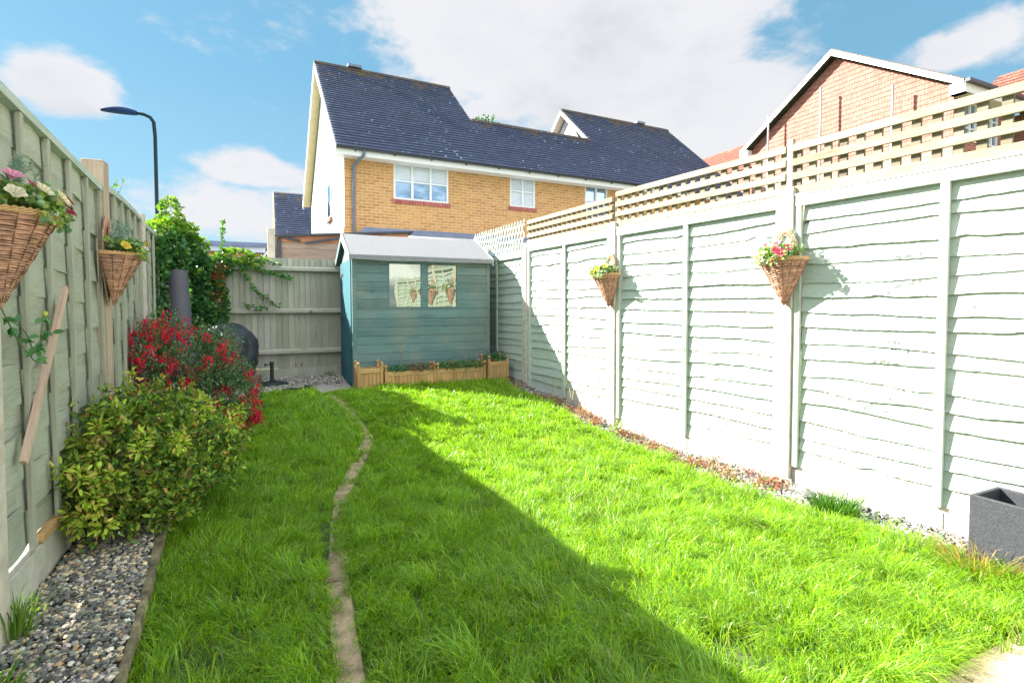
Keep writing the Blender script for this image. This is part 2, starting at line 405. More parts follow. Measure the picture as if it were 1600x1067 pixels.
ICO = None
def ico():
    global ICO
    if ICO is None:
        t = (1+5**.5)/2
        V = norm(np.array([(-1,t,0),(1,t,0),(-1,-t,0),(1,-t,0),(0,-1,t),(0,1,t),(0,-1,-t),(0,1,-t),(t,0,-1),(t,0,1),(-t,0,-1),(-t,0,1)], float))
        F = np.array([(0,11,5),(0,5,1),(0,1,7),(0,7,10),(0,10,11),(1,5,9),(5,11,4),(11,10,2),(10,7,6),(7,1,8),(3,9,4),(3,4,2),(3,2,6),(3,6,8),(3,8,9),(4,9,5),(2,4,11),(6,2,10),(8,6,7),(9,8,1)])
        E = {}; V = V.tolist(); F2 = []
        def mid(a, b):
            k = (min(a, b), max(a, b))
            if k not in E: E[k] = len(V); v = (np.array(V[a])+np.array(V[b])); V.append((v/np.linalg.norm(v)).tolist())
            return E[k]
        for a, b, c in F:
            x, y, z = mid(a, b), mid(b, c), mid(c, a); F2 += [(a, x, z), (b, y, x), (c, z, y), (x, y, z)]
        ICO = (np.array(V), np.array(F2))
    return ICO
def pebbles(name, P, size, cols, w, label, cat='gravel'):
    V0, F0 = ico(); n = len(P)
    A = rng.normal(0, 1, (n, 3, 3)); Q = np.linalg.qr(A)[0]
    sc = size[:, None, None]*np.stack([np.ones(n), .55+.45*rng.random(n), .35+.4*rng.random(n)], 1)[:, None, :]
    V = V0[None]*sc*(1+rng.normal(0, .15, (n, len(V0), 1)))
    ang = rng.random(n)*6.28; tl = rng.normal(0, .35, n)
    ca, sa = np.cos(ang), np.sin(ang)
    Rz = np.zeros((n, 3, 3)); Rz[:, 0, 0] = ca; Rz[:, 0, 1] = -sa; Rz[:, 1, 0] = sa; Rz[:, 1, 1] = ca; Rz[:, 2, 2] = 1
    ct, st = np.cos(tl), np.sin(tl); Rx = np.zeros((n, 3, 3)); Rx[:, 0, 0] = 1; Rx[:, 1, 1] = ct; Rx[:, 1, 2] = -st; Rx[:, 2, 1] = st; Rx[:, 2, 2] = ct
    V = np.einsum('nij,nkj->nki', Rz @ Rx, V) + P[:, None]
    F = (F0[None] + (np.arange(n)*len(V0))[:, None, None]).reshape(-1, 3)
    C = np.repeat(palette(n, cols, w, .22), len(V0), 0)
    o = mk(name, V.reshape(-1, 3), [F], M['pebble'], col=C, smooth=False)
    tag(o, label, cat, kind='stuff'); return o
n = 12500
y = .9 + 3.0*rng.random(n)**1.1; xr = xat(EDGE, y)-.005; xl = -.875-.03*(y-2.4)*.4
x = xl + (xr-xl)*rng.random(n)
P = np.stack([x, y, bedz(x, y)+.004+.014*rng.random(n)], 1)
pebbles('gravel', P, .0055+.0078*rng.random(n)**1.4, [(.135, .135, .12), (.215, .21, .19), (.33, .32, .28), (.66, .54, .34), (.60, .42, .27), (.70, .63, .54), (.06, .065, .08)], [3.5, 4.5, 2.5, 2.3, 1.0, 1.6, .6],
        'loose grey and cream gravel in the bed under the left fence')
n = 6800
y = 6.5+1.65*rng.random(n); x = -1.1+2.06*rng.random(n); ok = (x < xat(EDGE, np.minimum(y, 7.1))+.0) | (y > 7.25); x, y = x[ok], y[ok]
P = np.stack([x, y, gz(x, y)+.02+.015*rng.random(len(x))], 1)
pebbles('gravel', P, .009+.010*rng.random(len(x)), [(.25, .25, .24), (.4, .38, .34), (.55, .48, .38), (.15, .15, .15)], [3, 3, 2, 1], 'pale gravel along the foot of the back fence')
n = 6500
y = .8+5.6*rng.random(n); a = xat(STRIP, y); b_ = 3.60-.085*y; x = a + (b_-a)*rng.random(n)
P = np.stack([x, y, gz(x, y)+.012+.012*rng.random(n)], 1)
pebbles('gravel', P, .007+.009*rng.random(n), [(.25, .25, .25), (.42, .4, .37), (.6, .55, .47), (.13, .13, .14)], [3, 3, 2, 1.5], 'thin strip of gravel at the foot of the right fence')

# concrete slab by the shed door, patio corner
mb = MB(); mb.box((.50, 6.62, .16), (.95, 7.25, .245)); o = mb.build('paving_slab', M['slab'], bev=.008); tag(o, 'grey concrete paving slab beside the shed door', 'slab')
mb = MB()
for i in range(5):
    for j in range(3):
        mb.box((1.55+i*.62, -1.1+j*.70, -.03), (2.16+i*.62, -.41+j*.70, .012+.002*((i+j) % 2)), (1+rng.normal(0, .06),)*3)
o = mb.build('patio', M['patio'], bev=.005); tag(o, kind='structure')
PATIO_Y = .99

# ------------------------------------------------------------------ grass
def grass_mesh():
    N = 520000
    u = rng.random(N); y = .35 + 6.45*u**1.25
    x = -.62 + 3.95*rng.random(N)
    keep = np.ones(N, bool)
    keep &= x > xat(EDGE, y) - .008 + rng.normal(0, .012, N)
    keep &= x < xat(STRIP, y) + rng.normal(0, .035, N)
    PL = resample(smoothline(PATH), .05)
    d = np.full(N, 9.)
    side = np.zeros(N)
    for q in PL:
        dd = np.hypot(x-q[0], y-q[1]); m_ = dd < d; d[m_] = dd[m_]; side[m_] = np.sign(x[m_]-q[0])
    clear = .031 + .010*np.sin(y*7.3+side)+.010*np.sin(y*17.+2*side)+rng.normal(0, .006, N)
    clear = clear * np.where(y > 5.2, .8, 1)
    keep &= d > clear
    keep &= ~((x > .48) & (x < .95) & (y > 6.58))
    keep &= ~((x > 1.5) & (y < PATIO_Y + .03*np.sin(x*9) + rng.normal(0, .02, N)))
    keep &= y < 6.52 + .2*(x < .9)
    # frustum with margin
    th = R_(24.9); Zc = x*math.sin(th)+y*math.cos(th); Xc = x*math.cos(th)-y*math.sin(th)
    keep &= (Zc > 1.25) & (np.abs(Xc) < Zc*1.25+.3)
    # patchiness
    pn = np.sin(x*5.1+1.3*np.sin(y*3.3))*np.sin(y*4.3+1.1*np.sin(x*4.1)) + .5*np.sin(x*13+y*7)*np.sin(y*11-x*5)
    keep &= rng.random(N) < np.clip(.88+.22*pn, .5, 1)
    # thin worn spots
    for (cx, cy, r) in ((-.18, 2.15, .16), (1.55, 1.35, .12), (-.1, 1.75, .14)):
        keep &= ~((np.hypot(x-cx, y-cy) < r) & (rng.random(N) < .75))
    x, y, pn, d, Zc = x[keep], y[keep], pn[keep], d[keep], Zc[keep]; n = len(x)
    # tufts: pull bases to tuft centres, share lean
    tc = rng.random((2600, 2))*np.array([3.9, 6.4])+np.array([-.6, .4])
    cell = {}
    gi = np.floor(tc/.14).astype(int)
    for k, (a, b) in enumerate(map(tuple, gi)): cell.setdefault((a, b), []).append(k)
    bi = np.floor(np.stack([x, y], 1)/.14).astype(int); ti = np.full(n, -1)
    key = {k: v[0] for k, v in cell.items()}
    for i, (a, b) in enumerate(map(tuple, bi)): ti[i] = key.get((a, b), -1)
    tl = rng.normal(0, .55, (2601, 2)); th_ = 1+.28*rng.normal(0, 1, 2601); tcol = rng.normal(0, 1, 2601)
    pull = (ti >= 0) & (rng.random(n) < .8)
    x = np.where(pull, x*.82+tc[ti, 0]*.18, x); y = np.where(pull, y*.82+tc[ti, 1]*.18, y)
    d2 = d
    h = (.058+.042*rng.random(n)+.006*pn)*np.clip(1+(th_[ti]-1)*.55, .6, 1.5)*np.where(rng.random(n) < .05, 1.5, 1)
    h *= np.clip(.6+(d2-.05)*3.5, .6, 1)
    h = np.clip(h, .03, .17)
    lean = tl[ti]*.5+rng.normal(0, .5, (n, 2)) + np.stack([.18*np.sin(y*2.1+x), .22*np.sin(x*2.7-y)], 1)
    l = np.concatenate([lean, np.zeros((n, 1))], 1)
    w = (.0012+.0010*rng.random(n))*np.clip(Zc/3., .9, 1.9)
    az = rng.random(n)*6.283; S = np.stack([np.cos(az), np.sin(az), np.zeros(n)], 1)
    P = np.stack([x, y, gz(x, y)-.004], 1); up = np.array([0, 0, 1.])
    H = h[:, None]
    p1 = P + H*(.45*up + .18*l); p2 = P + H*(.80*up*1 + .55*l); p3 = P + H*((.97-.28*np.linalg.norm(lean, axis=1).clip(0, 1.6))[:, None]*up + 1.05*l)
    W = w[:, None]
    V = np.stack([P-S*W, P+S*W, p1-S*W*.95, p1+S*W*.95, p2-S*W*.7, p2+S*W*.7, p3], 1).reshape(-1, 3)
    b = (np.arange(n)*7)[:, None]
    Q = np.concatenate([b+[0, 1, 3, 2], b+[2, 3, 5, 4]]); T = b+[4, 5, 6]
    g = np.array([(.205, .41, .013), (.28, .48, .015), (.36, .52, .022), (.13, .31, .05), (.55, .50, .26)])
    c = palette(n, g, [3, 4, 1.6, 1.8, .22], .15)
    c *= (1+.08*tcol[ti])[:, None]; c = np.clip(c, .01, .6)
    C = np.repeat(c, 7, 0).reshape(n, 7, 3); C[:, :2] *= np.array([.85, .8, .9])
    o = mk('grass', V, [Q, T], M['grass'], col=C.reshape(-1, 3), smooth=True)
    tag(o, 'long shaggy bright green grass of the lawn', 'grass', kind='stuff')
grass_mesh()
def tuft(name, c, n, r, h, cols, label, cat='weed', lean=.45, w=.0022, group=None):
    a = rng.random(n)*6.28; k = rng.random(n)**.5*r
    P = np.stack([c[0]+np.cos(a)*k, c[1]+np.sin(a)*k, np.full(n, c[2])], 1)
    l = np.stack([np.cos(a), np.sin(a)], 1)*(k/r*lean)[:, None]+rng.normal(0, .2, (n, 2)); l = np.c_[l, np.zeros(n)]
    H = (h*(.6+.5*rng.random(n)))[:, None]; up = np.array([0, 0, 1.]); S = norm(np.c_[rng.normal(0, 1, (n, 2)), np.zeros(n)])
    p1 = P+H*(.45*up+.25*l); p2 = P+H*(.8*up+.7*l); p3 = P+H*(.9*up+1.3*l)
    V = np.stack([P-S*w, P+S*w, p1-S*w, p1+S*w, p2-S*w*.7, p2+S*w*.7, p3], 1).reshape(-1, 3); b = (np.arange(n)*7)[:, None]
    o = mk(name, V, [np.concatenate([b+[0, 1, 3, 2], b+[2, 3, 5, 4]]), b+[4, 5, 6]], M['grass'], col=np.repeat(palette(n, cols), 7, 0), smooth=True)
    tag(o, label, cat, group); return o
G = [(.09, .22, .02), (.13, .28, .03), (.2, .3, .05)]
tuft('grass_tuft', (3.10, 2.02, .0), 520, .11, .17, [(.05, .15, .02), (.08, .2, .02)], 'dense dark green grass tuft against the right fence', 'grass tuft')
tuft('grass_tuft', (-.83, 2.40, .12), 70, .05, .17, G, 'upright bright grass tuft against the concrete gravel board, farther up the bed', 'grass tuft')
tuft('grass_tuft', (-.79, 2.05, .11), 130, .07, .09, G, 'low spreading grass tuft at the near end of the gravel bed', 'grass tuft', .9)
tuft('dry_weed', (3.10, 1.32, .0), 240, .13, .17, [(.42, .30, .12), (.30, .26, .08), (.45, .22, .10), (.2, .25, .05)], 'tangle of dry straw weeds in front of the dark planter', 'weed', .9, .0016)

# ------------------------------------------------------------------ fences
def fence_frame(O, E):
    """u along fence, w outward (towards the garden), z up"""
    O = np.array(O, float); E = np.array(E, float); d = E-O; L = np.linalg.norm(d[:2]); du = np.array([d[0], d[1], 0])/L
    return O, du, L
def lap_panel(parent, O, E, dn, z0, z1, mat_, nb=17, amp=.014, seed=0, rails=True, battens=1, bow=0, cap=True):
    O, du, L = fence_frame(O, E); dn = np.array([*dn, 0.]); rs = np.random.default_rng(seed)
    def X(u, w, z): return O[:2].tolist(), u, w, z
    def pt(u, w, z): q = O + du*u + dn*w; return (q[0], q[1], z)
    mb = MB(); step = (z1-z0-.05)/nb; nu = 96
    us = np.linspace(.045, L-.045, nu)
    ends = []
    for i in range(nb+1):
        ph = rs.random(4)*6.28; k = rs.normal(0, 1, 4)
        wv = amp*(.7*k[0]*np.sin(us*2.2+ph[0])+.5*k[1]*np.sin(us*4.3+ph[1])+.22*k[2]*np.sin(us*11+ph[2]))
        for _ in range(rs.integers(0, 4)):
            c = rs.random()*L; wv += rs.normal(0, .009)*np.exp(-((us-c)/.04)**2)
        wv += rs.normal(0, .0010, nu)+.0012*np.sin(us*37+ph[3])*np.sin(us*11)
        ends.append(np.clip(wv+rs.normal(0, .006), -.034, .034))
    for i in range(nb):
        zb = z0 + i*step + (ends[i] if i else 0*us); zt = z0 + (i+1)*step + .022 + (ends[i+1] if i < nb-1 else 0*us-.02)
        V = []; tone = 1+rs.normal(0, .035); tilt = rs.normal(0, .002)
        cup = rs.normal(0, .0015)*np.sin(us*2+rs.random()*6)
        wb, wt = .0215+tilt, .003
        for j in range(nu):
            V += [pt(us[j], wb+cup[j], zb[j]), pt(us[j], wt, zt[j]), pt(us[j], wb-.009+cup[j], zb[j]), pt(us[j], wt-.008, zt[j])]
        F = []
        for j in range(nu-1):
            a, b = 4*j, 4*j+4
            F += [(a, b, b+1, a+1), (a+2, b+2, b, a), (a+3, b+3, b+2, a+2)]
        mb.add(V, F, (tone, tone, tone*(1+rs.normal(0, .01))))
    for u in (L*.25, L*.75):
        for i in range(1, nb, 2):
            z = z0+(i+.35)*step; q = pt(u+rs.normal(0, .004), .0205, z); mb.tube([(q[0], q[1], q[2]), (q[0]+dn[0]*.004, q[1]+dn[1]*.004, q[2])], .0035, 6, (.25, .2, .16))
    p = mb.build('panel', mat_, parent)
    bt = M['fence_v']
    for k in range(battens+2):
        u = [.022, L-.022][k] if k < 2 else L*(k-1)/(battens+1)
        b = MB(); w = .044; ht = z1-.07 if rails else z1
        a_, b_ = u-w/2, u+w/2
        V = [pt(a_, .022, z0-.0), pt(b_, .022, z0-.0), pt(b_, .046, z0-.0), pt(a_, .046, z0-.0), pt(a_, .022, ht), pt(b_, .022, ht), pt(b_, .046, ht), pt(a_, .046, ht)]
        b.add(V, [(3,2,1,0),(4,5,6,7),(0,1,5,4),(1,2,6,5),(2,3,7,6),(3,0,4,7)], (1+rs.normal(0, .03),)*3)
        b.build('batten', bt, p, bev=.002)
    if rails:
        b = MB(); za, zb = z1-.072, z1
        V = [pt(.001, .0225, za), pt(L-.001, .0225, za), pt(L-.001, .050, za), pt(.001, .050, za), pt(.001, .0225, zb), pt(L-.001, .0225, zb), pt(L-.001, .050, zb), pt(.001, .050, zb)]
        b.add(V, [(3,2,1,0),(4,5,6,7),(0,1,5,4),(1,2,6,5),(2,3,7,6),(3,0,4,7)]); b.build('rail', M['fence'], p, bev=.003)
    if cap:
        b = MB(); V = [pt(.001, -.02, z1+.001), pt(L-.001, -.02, z1+.001), pt(L-.001, .055, z1+.001), pt(.001, .055, z1+.001), pt(.001, -.02, z1+.016), pt(L-.001, -.02, z1+.016), pt(L-.001, .055, z1+.016), pt(.001, .055, z1+.016)]
        b.add(V, [(3,2,1,0),(4,5,6,7),(0,1,5,4),(1,2,6,5),(2,3,7,6),(3,0,4,7)]); b.build('capping_strip', M['fence'], p)
    return p
def post(parent, x, y, z0, z1, w, d, ang, m, name='post'):
    Mx = Matrix.Translation((x, y, 0)) @ Matrix.Rotation(ang, 4, 'Z')
    mb = MB(); c = .008
    mb.box((-w/2, -d/2, z0), (w/2, d/2, z1-.01), M=Mx)
    mb.add([tuple(Mx @ Vector(v)) for v in [(-w/2,-d/2,z1-.01),(w/2,-d/2,z1-.01),(w/2,d/2,z1-.01),(-w/2,d/2,z1-.01),(-w/2+c,-d/2+c,z1),(w/2-c,-d/2+c,z1),(w/2-c,d/2-c,z1),(-w/2+c,d/2-c,z1)]],
           [(4,5,6,7),(0,1,5,4),(1,2,6,5),(2,3,7,6),(3,0,4,7)])
    return mb.build(name, m, parent, bev=.004)
def gravel_board(parent, O, E, dn, z0, z1, zr=True):
    O, du, L = fence_frame(O, E); dn = np.array([*dn, 0.])
    def pt(u, w, z): q = O + du*u + dn*w; return (q[0], q[1], z)
    def bx(mb, a, b, w0, w1, za, zb):
        mb.add([pt(a,w0,za),pt(b,w0,za),pt(b,w1,za),pt(a,w1,za),pt(a,w0,zb),pt(b,w0,zb),pt(b,w1,zb),pt(a,w1,zb)], [(3,2,1,0),(4,5,6,7),(0,1,5,4),(1,2,6,5),(2,3,7,6),(3,0,4,7)])
    mb = MB(); bx(mb, .001, L-.001, -.02, .030, z0, z1-.02); bx(mb, .001, L-.001, -.02, .018, z1-.02, z1)
    bx(mb, L/2-.03, L/2+.03, .030, .036, z0, z1-.022)
    return mb.build('gravel_board', M['conc'], parent, bev=.003)

# right fence: posts and lap panels, continues behind the viewpoint
RP = [(3.95, -4.75), (3.80, -2.9), (3.66, -1.08), (3.55, .75), (3.39, 2.57), (3.21, 4.40), (3.10, 6.17), (3.03, 7.95)]
rf = empty('lap_fence', (3.4, 3., 0), label='sage green waney lap fence down the sunny right side, trellis on top', cat='fence')
RG = [0, 0, 0, 0, 0, .04, .2, .22]
for i, (px, py) in enumerate(RP):
    post(rf, px-.012, py, RG[i]-.05, 2.12 if i != 6 else 2.06, .10, .095, .06, M['post'])
for i in range(len(RP)-1):
    a = np.array(RP[i]); b = np.array(RP[i+1]); d = (b-a)/np.linalg.norm(b-a); dn = (-d[1], d[0])
    a2 = a+d*.05; b2 = b-d*.05; zg = .145 if i < 5 else .20
    top = 2.05 if i < 6 else 1.99
    lap_panel(rf, (*a2, 0), (*b2, 0), dn, zg+.006, top, M['fence'], nb=17, seed=9+i)
    gravel_board(rf, (*a2, 0), (*b2, 0), dn, -.05, zg)

def trellis(i, O, E, z0, z1, label, dn, seed):
    O, du, L = fence_frame((*O, 0), (*E, 0)); dn = np.array([*dn, 0.]); rs = np.random.default_rng(seed)
    def pt(u, w, z): q = O + du*u + dn*w; return (q[0], q[1], z)
    def bx(mb, a, b, w0, w1, za, zb, s0=0, s1=0, c=1.):
        mb.add([pt(a,w0,za+s0),pt(b,w0,za+s1),pt(b,w1,za+s1),pt(a,w1,za+s0),pt(a,w0,zb+s0),pt(b,w0,zb+s1),pt(b,w1,zb+s1),pt(a,w1,zb+s0)], [(3,2,1,0),(4,5,6,7),(0,1,5,4),(1,2,6,5),(2,3,7,6),(3,0,4,7)], (c, c, c))
    nsl = int(round(L/.098)); mb = MB()
    for k in range(nsl):
        u = .03+(L-.06)*k/(nsl-1)
        bx(mb, u-.024, u+.024, -.010, .010, z0+.005, z1-.008+rs.normal(0, .002), c=.66+rs.normal(0, .10))
    root = mb.build('trellis_panel', M['trellis'], rf, bev=.002); root['label'] = label
    for k in range(4):
        mb = MB(); z = z0 + .004 + (z1-z0-.056)*k/3
        bx(mb, 0.004, L-.004, .012, .034, z, z+.050, rs.normal(0, .003), rs.normal(0, .003), 1+rs.normal(0, .06))
        mb.build('trellis_rail', M['trellis'], root, bev=.003)
LBL = ['', 'weathered square trellis nearest the camera above the right fence', 'middle weathered square trellis above the right fence', 'farthest square trellis next to the diamond trellis']
for i in (3, 4, 5):
    a = np.array(RP[i]); b = np.array(RP[i+1]); d = (b-a)/np.linalg.norm(b-a); dn = (-d[1], d[0])
    trellis(i, a+d*.03, b-d*.012, 2.07, 2.42 if i < 5 else 2.385, LBL[i-2], dn, 40+i)
mb = MB()
for (px, py) in RP[4:5]: mb.box((px-.03, py-.02, 2.125), (px+.0, py+.028, 2.46))
mb.build('trellis_post', M['greywood'], rf, bev=.004)
# expanding diamond trellis by the shed
a = np.array(RP[6]); b = np.array(RP[7]); d = (b-a)/np.linalg.norm(b-a); L = np.linalg.norm(b-a); mb = MB()
for sgn, off in ((1, .0), (-1, .008)):
    for k in range(-5, 26):
        u0 = k*.085; u1 = u0 + .20; za, zb = (1.99, 2.40) if sgn > 0 else (2.40, 1.99)
        t0 = max(0, (0-u0)/.20); t1 = min(1, (L-.08-u0)/.20)
        if t1 <= t0+.05: continue
        pts = []
        for t in (t0, t1):
            u = .04+u0+(u1-u0)*t; z = za+(zb-za)*t; q = a+d*u; pts.append((q[0]-.03-off, q[1], z+rng.normal(0, .003)))
        mb.bar(pts[0], pts[1], .007, .019, up=(0, 1, 0), col=(1+rng.normal(0, .1),)*3)
mb.build('diamond_trellis', M['fence_v'], rf)

# left fence (woven panels)
LP = [(-.80, -1.0), (-.85, .72), (-.905, 2.36), (-.965, 4.08), (-1.085, 5.85), (-1.15, 7.62)]
LZ = [(2.12, 2.12), (2.13, 2.11), (2.11, 2.03), (2.06, 2.09), (2.07, 2.04)]
lf = empty('woven_fence', (-.95, 3, 0), label='sage green woven panel fence down the shaded left side', cat='fence')
def woven_panel(parent, O, E, dn, z0, zl, zr, seed, bow=0.0, nbat=5, lift=0):
    O, du, L = fence_frame(O, E); dn = np.array([*dn, 0.]); rs = np.random.default_rng(seed)
    def pt(u, w, z): q = O + du*u + dn*w; return (float(q[0]), float(q[1]), float(z))
    def top(u): t = u/L; return zl+(zr-zl)*t+bow*math.sin(math.pi*min(1, t*1.02))
    nb = 12; nu = 40; mb = MB(); us = np.linspace(.02, L-.02, nu); bays = L/nbat
    for i in range(nb):
        f0, f1 = i/nb, (i+1)/nb; tone = 1+rs.normal(0, .05); V = []
        ph = rs.random(2)*6.28; e0 = .006*np.sin(us*3+ph[0]); e1 = .006*np.sin(us*3.3+ph[1])
        for j, u in enumerate(us):
            H = top(u)-.03-z0
            w = .010 + .011*math.sin(math.pi*u/bays + (i % 2)*math.pi) + .0008*rs.normal()
            zb = z0+H*f0+e0[j]*(i > 0)-.008; zt = z0+H*f1+e1[j]*(i < nb-1)+.020
            V += [pt(u, w+.004, zb), pt(u, w-.002, zt), pt(u, w-.004, zb), pt(u, w-.010, zt)]
        F = []
        for j in range(nu-1):
            p, q = 4*j, 4*j+4; F += [(p, q, q+1, p+1), (p+2, q+2, q, p), (p+3, q+3, q+2, p+2), (p+1, q+1, q+3, p+3)]
        mb.add(V, F, (tone,)*3)
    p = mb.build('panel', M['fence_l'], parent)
    for k in range(nbat+1):
        u = min(max(k*bays, .02), L-.02); b = MB(); a_, b_ = u-.017, u+.017; t0 = top(u)-.035; zz = z0-.03+rs.normal(0, .01)
        V = [pt(a_,.024,zz),pt(b_,.024,zz),pt(b_,.041,zz),pt(a_,.041,zz),pt(a_,.024,t0),pt(b_,.024,t0),pt(b_,.041,t0),pt(a_,.041,t0)]
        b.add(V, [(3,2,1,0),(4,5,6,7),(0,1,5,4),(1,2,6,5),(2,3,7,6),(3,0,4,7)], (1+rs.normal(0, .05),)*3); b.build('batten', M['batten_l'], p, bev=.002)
    b = MB(); V = []; K = 24
    for j in range(K+1):
        u = L*j/K; t = top(u)
        V += [pt(u, -.015, t-.034), pt(u, .044, t-.034), pt(u, .046, t), pt(u, -.017, t)]
    F = [(0, 3, 2, 1), (4*K, 4*K+1, 4*K+2, 4*K+3)]
    for j in range(K): F += [(4*j+m, 4*j+(m+1) % 4, 4*j+4+(m+1) % 4, 4*j+4+m) for m in range(4)]
    b.add(V, F); b.build('rail', M['fence'], p)
for i, (px, py) in enumerate(LP):
    post(lf, px, py, .0, [2.2, 2.2, 2.02, 2.19, 2.13, 2.1][i], .115, .10, -.04, M['timber_post'] if i in (3,) else M['post'])
for i in range(len(LP)-1):
    a = np.array(LP[i]); b = np.array(LP[i+1]); d = (b-a)/np.linalg.norm(b-a); dn = (d[1], -d[0])
    a2 = a+d*.052; b2 = b-d*.052
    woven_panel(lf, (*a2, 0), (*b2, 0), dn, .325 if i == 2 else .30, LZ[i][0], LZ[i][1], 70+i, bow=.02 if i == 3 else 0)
    gravel_board(lf, (*a2, 0), (*b2, 0), dn, .0, .275+.01*i)
# board offcut wedged under the left panel
mb = MB(); mb.bar((-.90, 2.85, .30), (-.905, 3.42, .315), .03, .045); o = mb.build('wood_offcut', M['pine_h'], bev=.003)
tag(o, 'orange brown wood offcut lying on the concrete gravel board behind the yellow green bush', 'offcut')
mb = MB(); mb.bar((-.862, 2.60, .69), (-.862, 3.12, 1.375), .02, .036, up=(0, 1, 0)); o = mb.build('wooden_batten', M['barewood'], bev=.002)
tag(o, 'bare pinkish batten leaning diagonally across the left fence below the big basket', 'batten')

# back fence: close boarded
bf = empty('closeboard_fence', (.9, 8.2, .2), label='pale sage close board fence with three rails across the back', cat='fence')
mb = MB(); x = -1.2; k = 0
while x < 3.05:
    w = .082+rng.normal(0, .005); t = 1+rng.normal(0, .10); z1 = 1.955+rng.normal(0, .004)
    mb.add([(x-.012, 8.190, .38), (x+w, 8.212, .38), (x+w, 8.222, .38), (x-.012, 8.203, .38), (x-.012, 8.190, z1), (x+w, 8.212, z1), (x+w, 8.222, z1), (x-.012, 8.203, z1)],
           [(3,2,1,0),(4,5,6,7),(0,1,5,4),(1,2,6,5),(2,3,7,6),(3,0,4,7)], (t, t*(1+rng.normal(0, .02)), t*(1+rng.normal(0, .03)))); x += w-.004
mb.build('board_panel', M['close'], bf)
for z in (1.80, 1.20, .62):
    mb = MB(); Y0 = 8.189
    mb.add([(-1.15, Y0, z-.04), (-1.15, Y0-.065, z-.028), (-1.15, Y0-.065, z+.012), (-1.15, Y0, z+.04), (3.0, Y0, z-.04), (3.0, Y0-.065, z-.028), (3.0, Y0-.065, z+.012), (3.0, Y0, z+.04)],
           [(0,1,2,3),(7,6,5,4),(1,0,4,5),(2,1,5,6),(3,2,6,7),(0,3,7,4)]); mb.build('rail', M['close'], bf, bev=.003)
mb = MB(); mb.box((-1.15, 8.17, .15), (3.0, 8.196, .375)); mb.build('gravel_board', M['close'], bf, bev=.003)
post(bf, -.60, 8.12, .2, 1.86, .09, .09, 0, M['timber_post'])

# ------------------------------------------------------------------ shed
SX0, SX1, SY0, SY1, SZ = .98, 2.81, 6.85, 8.05, .22
shed = empty('garden_shed', (1.9, 7.45, .22), label='small teal painted apex shed with two windows and grey felt roof', cat='shed')
WX = [(1.413, 1.853), (1.925, 2.355)]; WZ = (1.25, 1.82)
def clad(mb, pts_rect, normal='-y'):
    pass
def cladding(mb, a, b, z0, z1, step, off, fixed, axis):
    """shiplap rows between a..b; axis 'x': wall faces -Y at Y=fixed; axis 'y': faces -X at X=fixed; sgn by off"""
    n = max(1, int(math.ceil((z1-z0)/step-1e-6)))
    for i in range(n):
        za = z0+i*step; zb = min(z1, za+step); t = 1+rng.normal(0, .06)
        g = .007
        prof = [(0, za), (off, za), (off, zb-g*2), (off*.35, zb-g), (off*.35, zb), (0, zb)]
        V = []
        for u in (a, b):
            for w, z in prof: V.append((u, fixed-w, z) if axis == 'x' else (fixed-w, u, z))
        m = len(prof); F = [(j, (j+1) % m, m+(j+1) % m, m+j) for j in range(m)]
        if axis == 'y': F = [f[::-1] for f in F]
        mb.add(V, F, (t, t, t))
mb = MB(); st = .112; zt = 1.92
rows0 = SZ
cladding(mb, SX0, SX1, SZ, WZ[0], st, .012, SY0, 'x')
cladding(mb, SX0, WX[0][0], WZ[0], WZ[1], st, .012, SY0, 'x'); cladding(mb, WX[1][1], SX1, WZ[0], WZ[1], st, .012, SY0, 'x')
mb.build('front_wall', M['teal'], shed)
mb = MB(); mb.box((SX0, SY0-.012, WZ[1]), (SX1, SY0, zt-.0)); mb.box((WX[0][1], SY0-.014, WZ[0]), (WX[1][0], SY0+.02, WZ[1])); mb.build('window_rail', M['teal'], shed, bev=.003)
for k in range(2):
    a, b = WX[k]; mb = MB(); t = .012
    mb.box((a, SY0-.016, WZ[0]+.001), (a+t, SY0+.02, WZ[1]-.001)); mb.box((b-t, SY0-.016, WZ[0]+.001), (b, SY0+.02, WZ[1]-.001))
    mb.box((a+t, SY0-.016, WZ[0]+.001), (b-t, SY0+.02, WZ[0]+t)); f = mb.build('window', M['teal'], shed)
    # old glazing, slightly bowed so reflections bend
    nx = 14; V = []; rt = (-.004, .003)[k]
    for j in range(nx+1):
        for i in range(nx+1):
            u = i/nx; v = j/nx
            V.append((a+t+(b-a-2*t)*u, SY0-.001+rt*(u-.5)+.0005*math.sin(u*5+k)*math.sin(v*4), WZ[0]+t+(WZ[1]-WZ[0]-t-.002)*v))
    i = (np.arange(nx)[:, None]*(nx+1)+np.arange(nx)).ravel()[:, None]
    mk('pane', V, [i+[0, 1, nx+2, nx+1]], M['shedglass'], f, smooth=True)
mb = MB(); mb.box((SX0, SY0+.04, SZ), (SX1, SY1, zt-.02)); mb.build('shed_interior', plain('dark_interior', (.04, .04, .035), .9), shed)
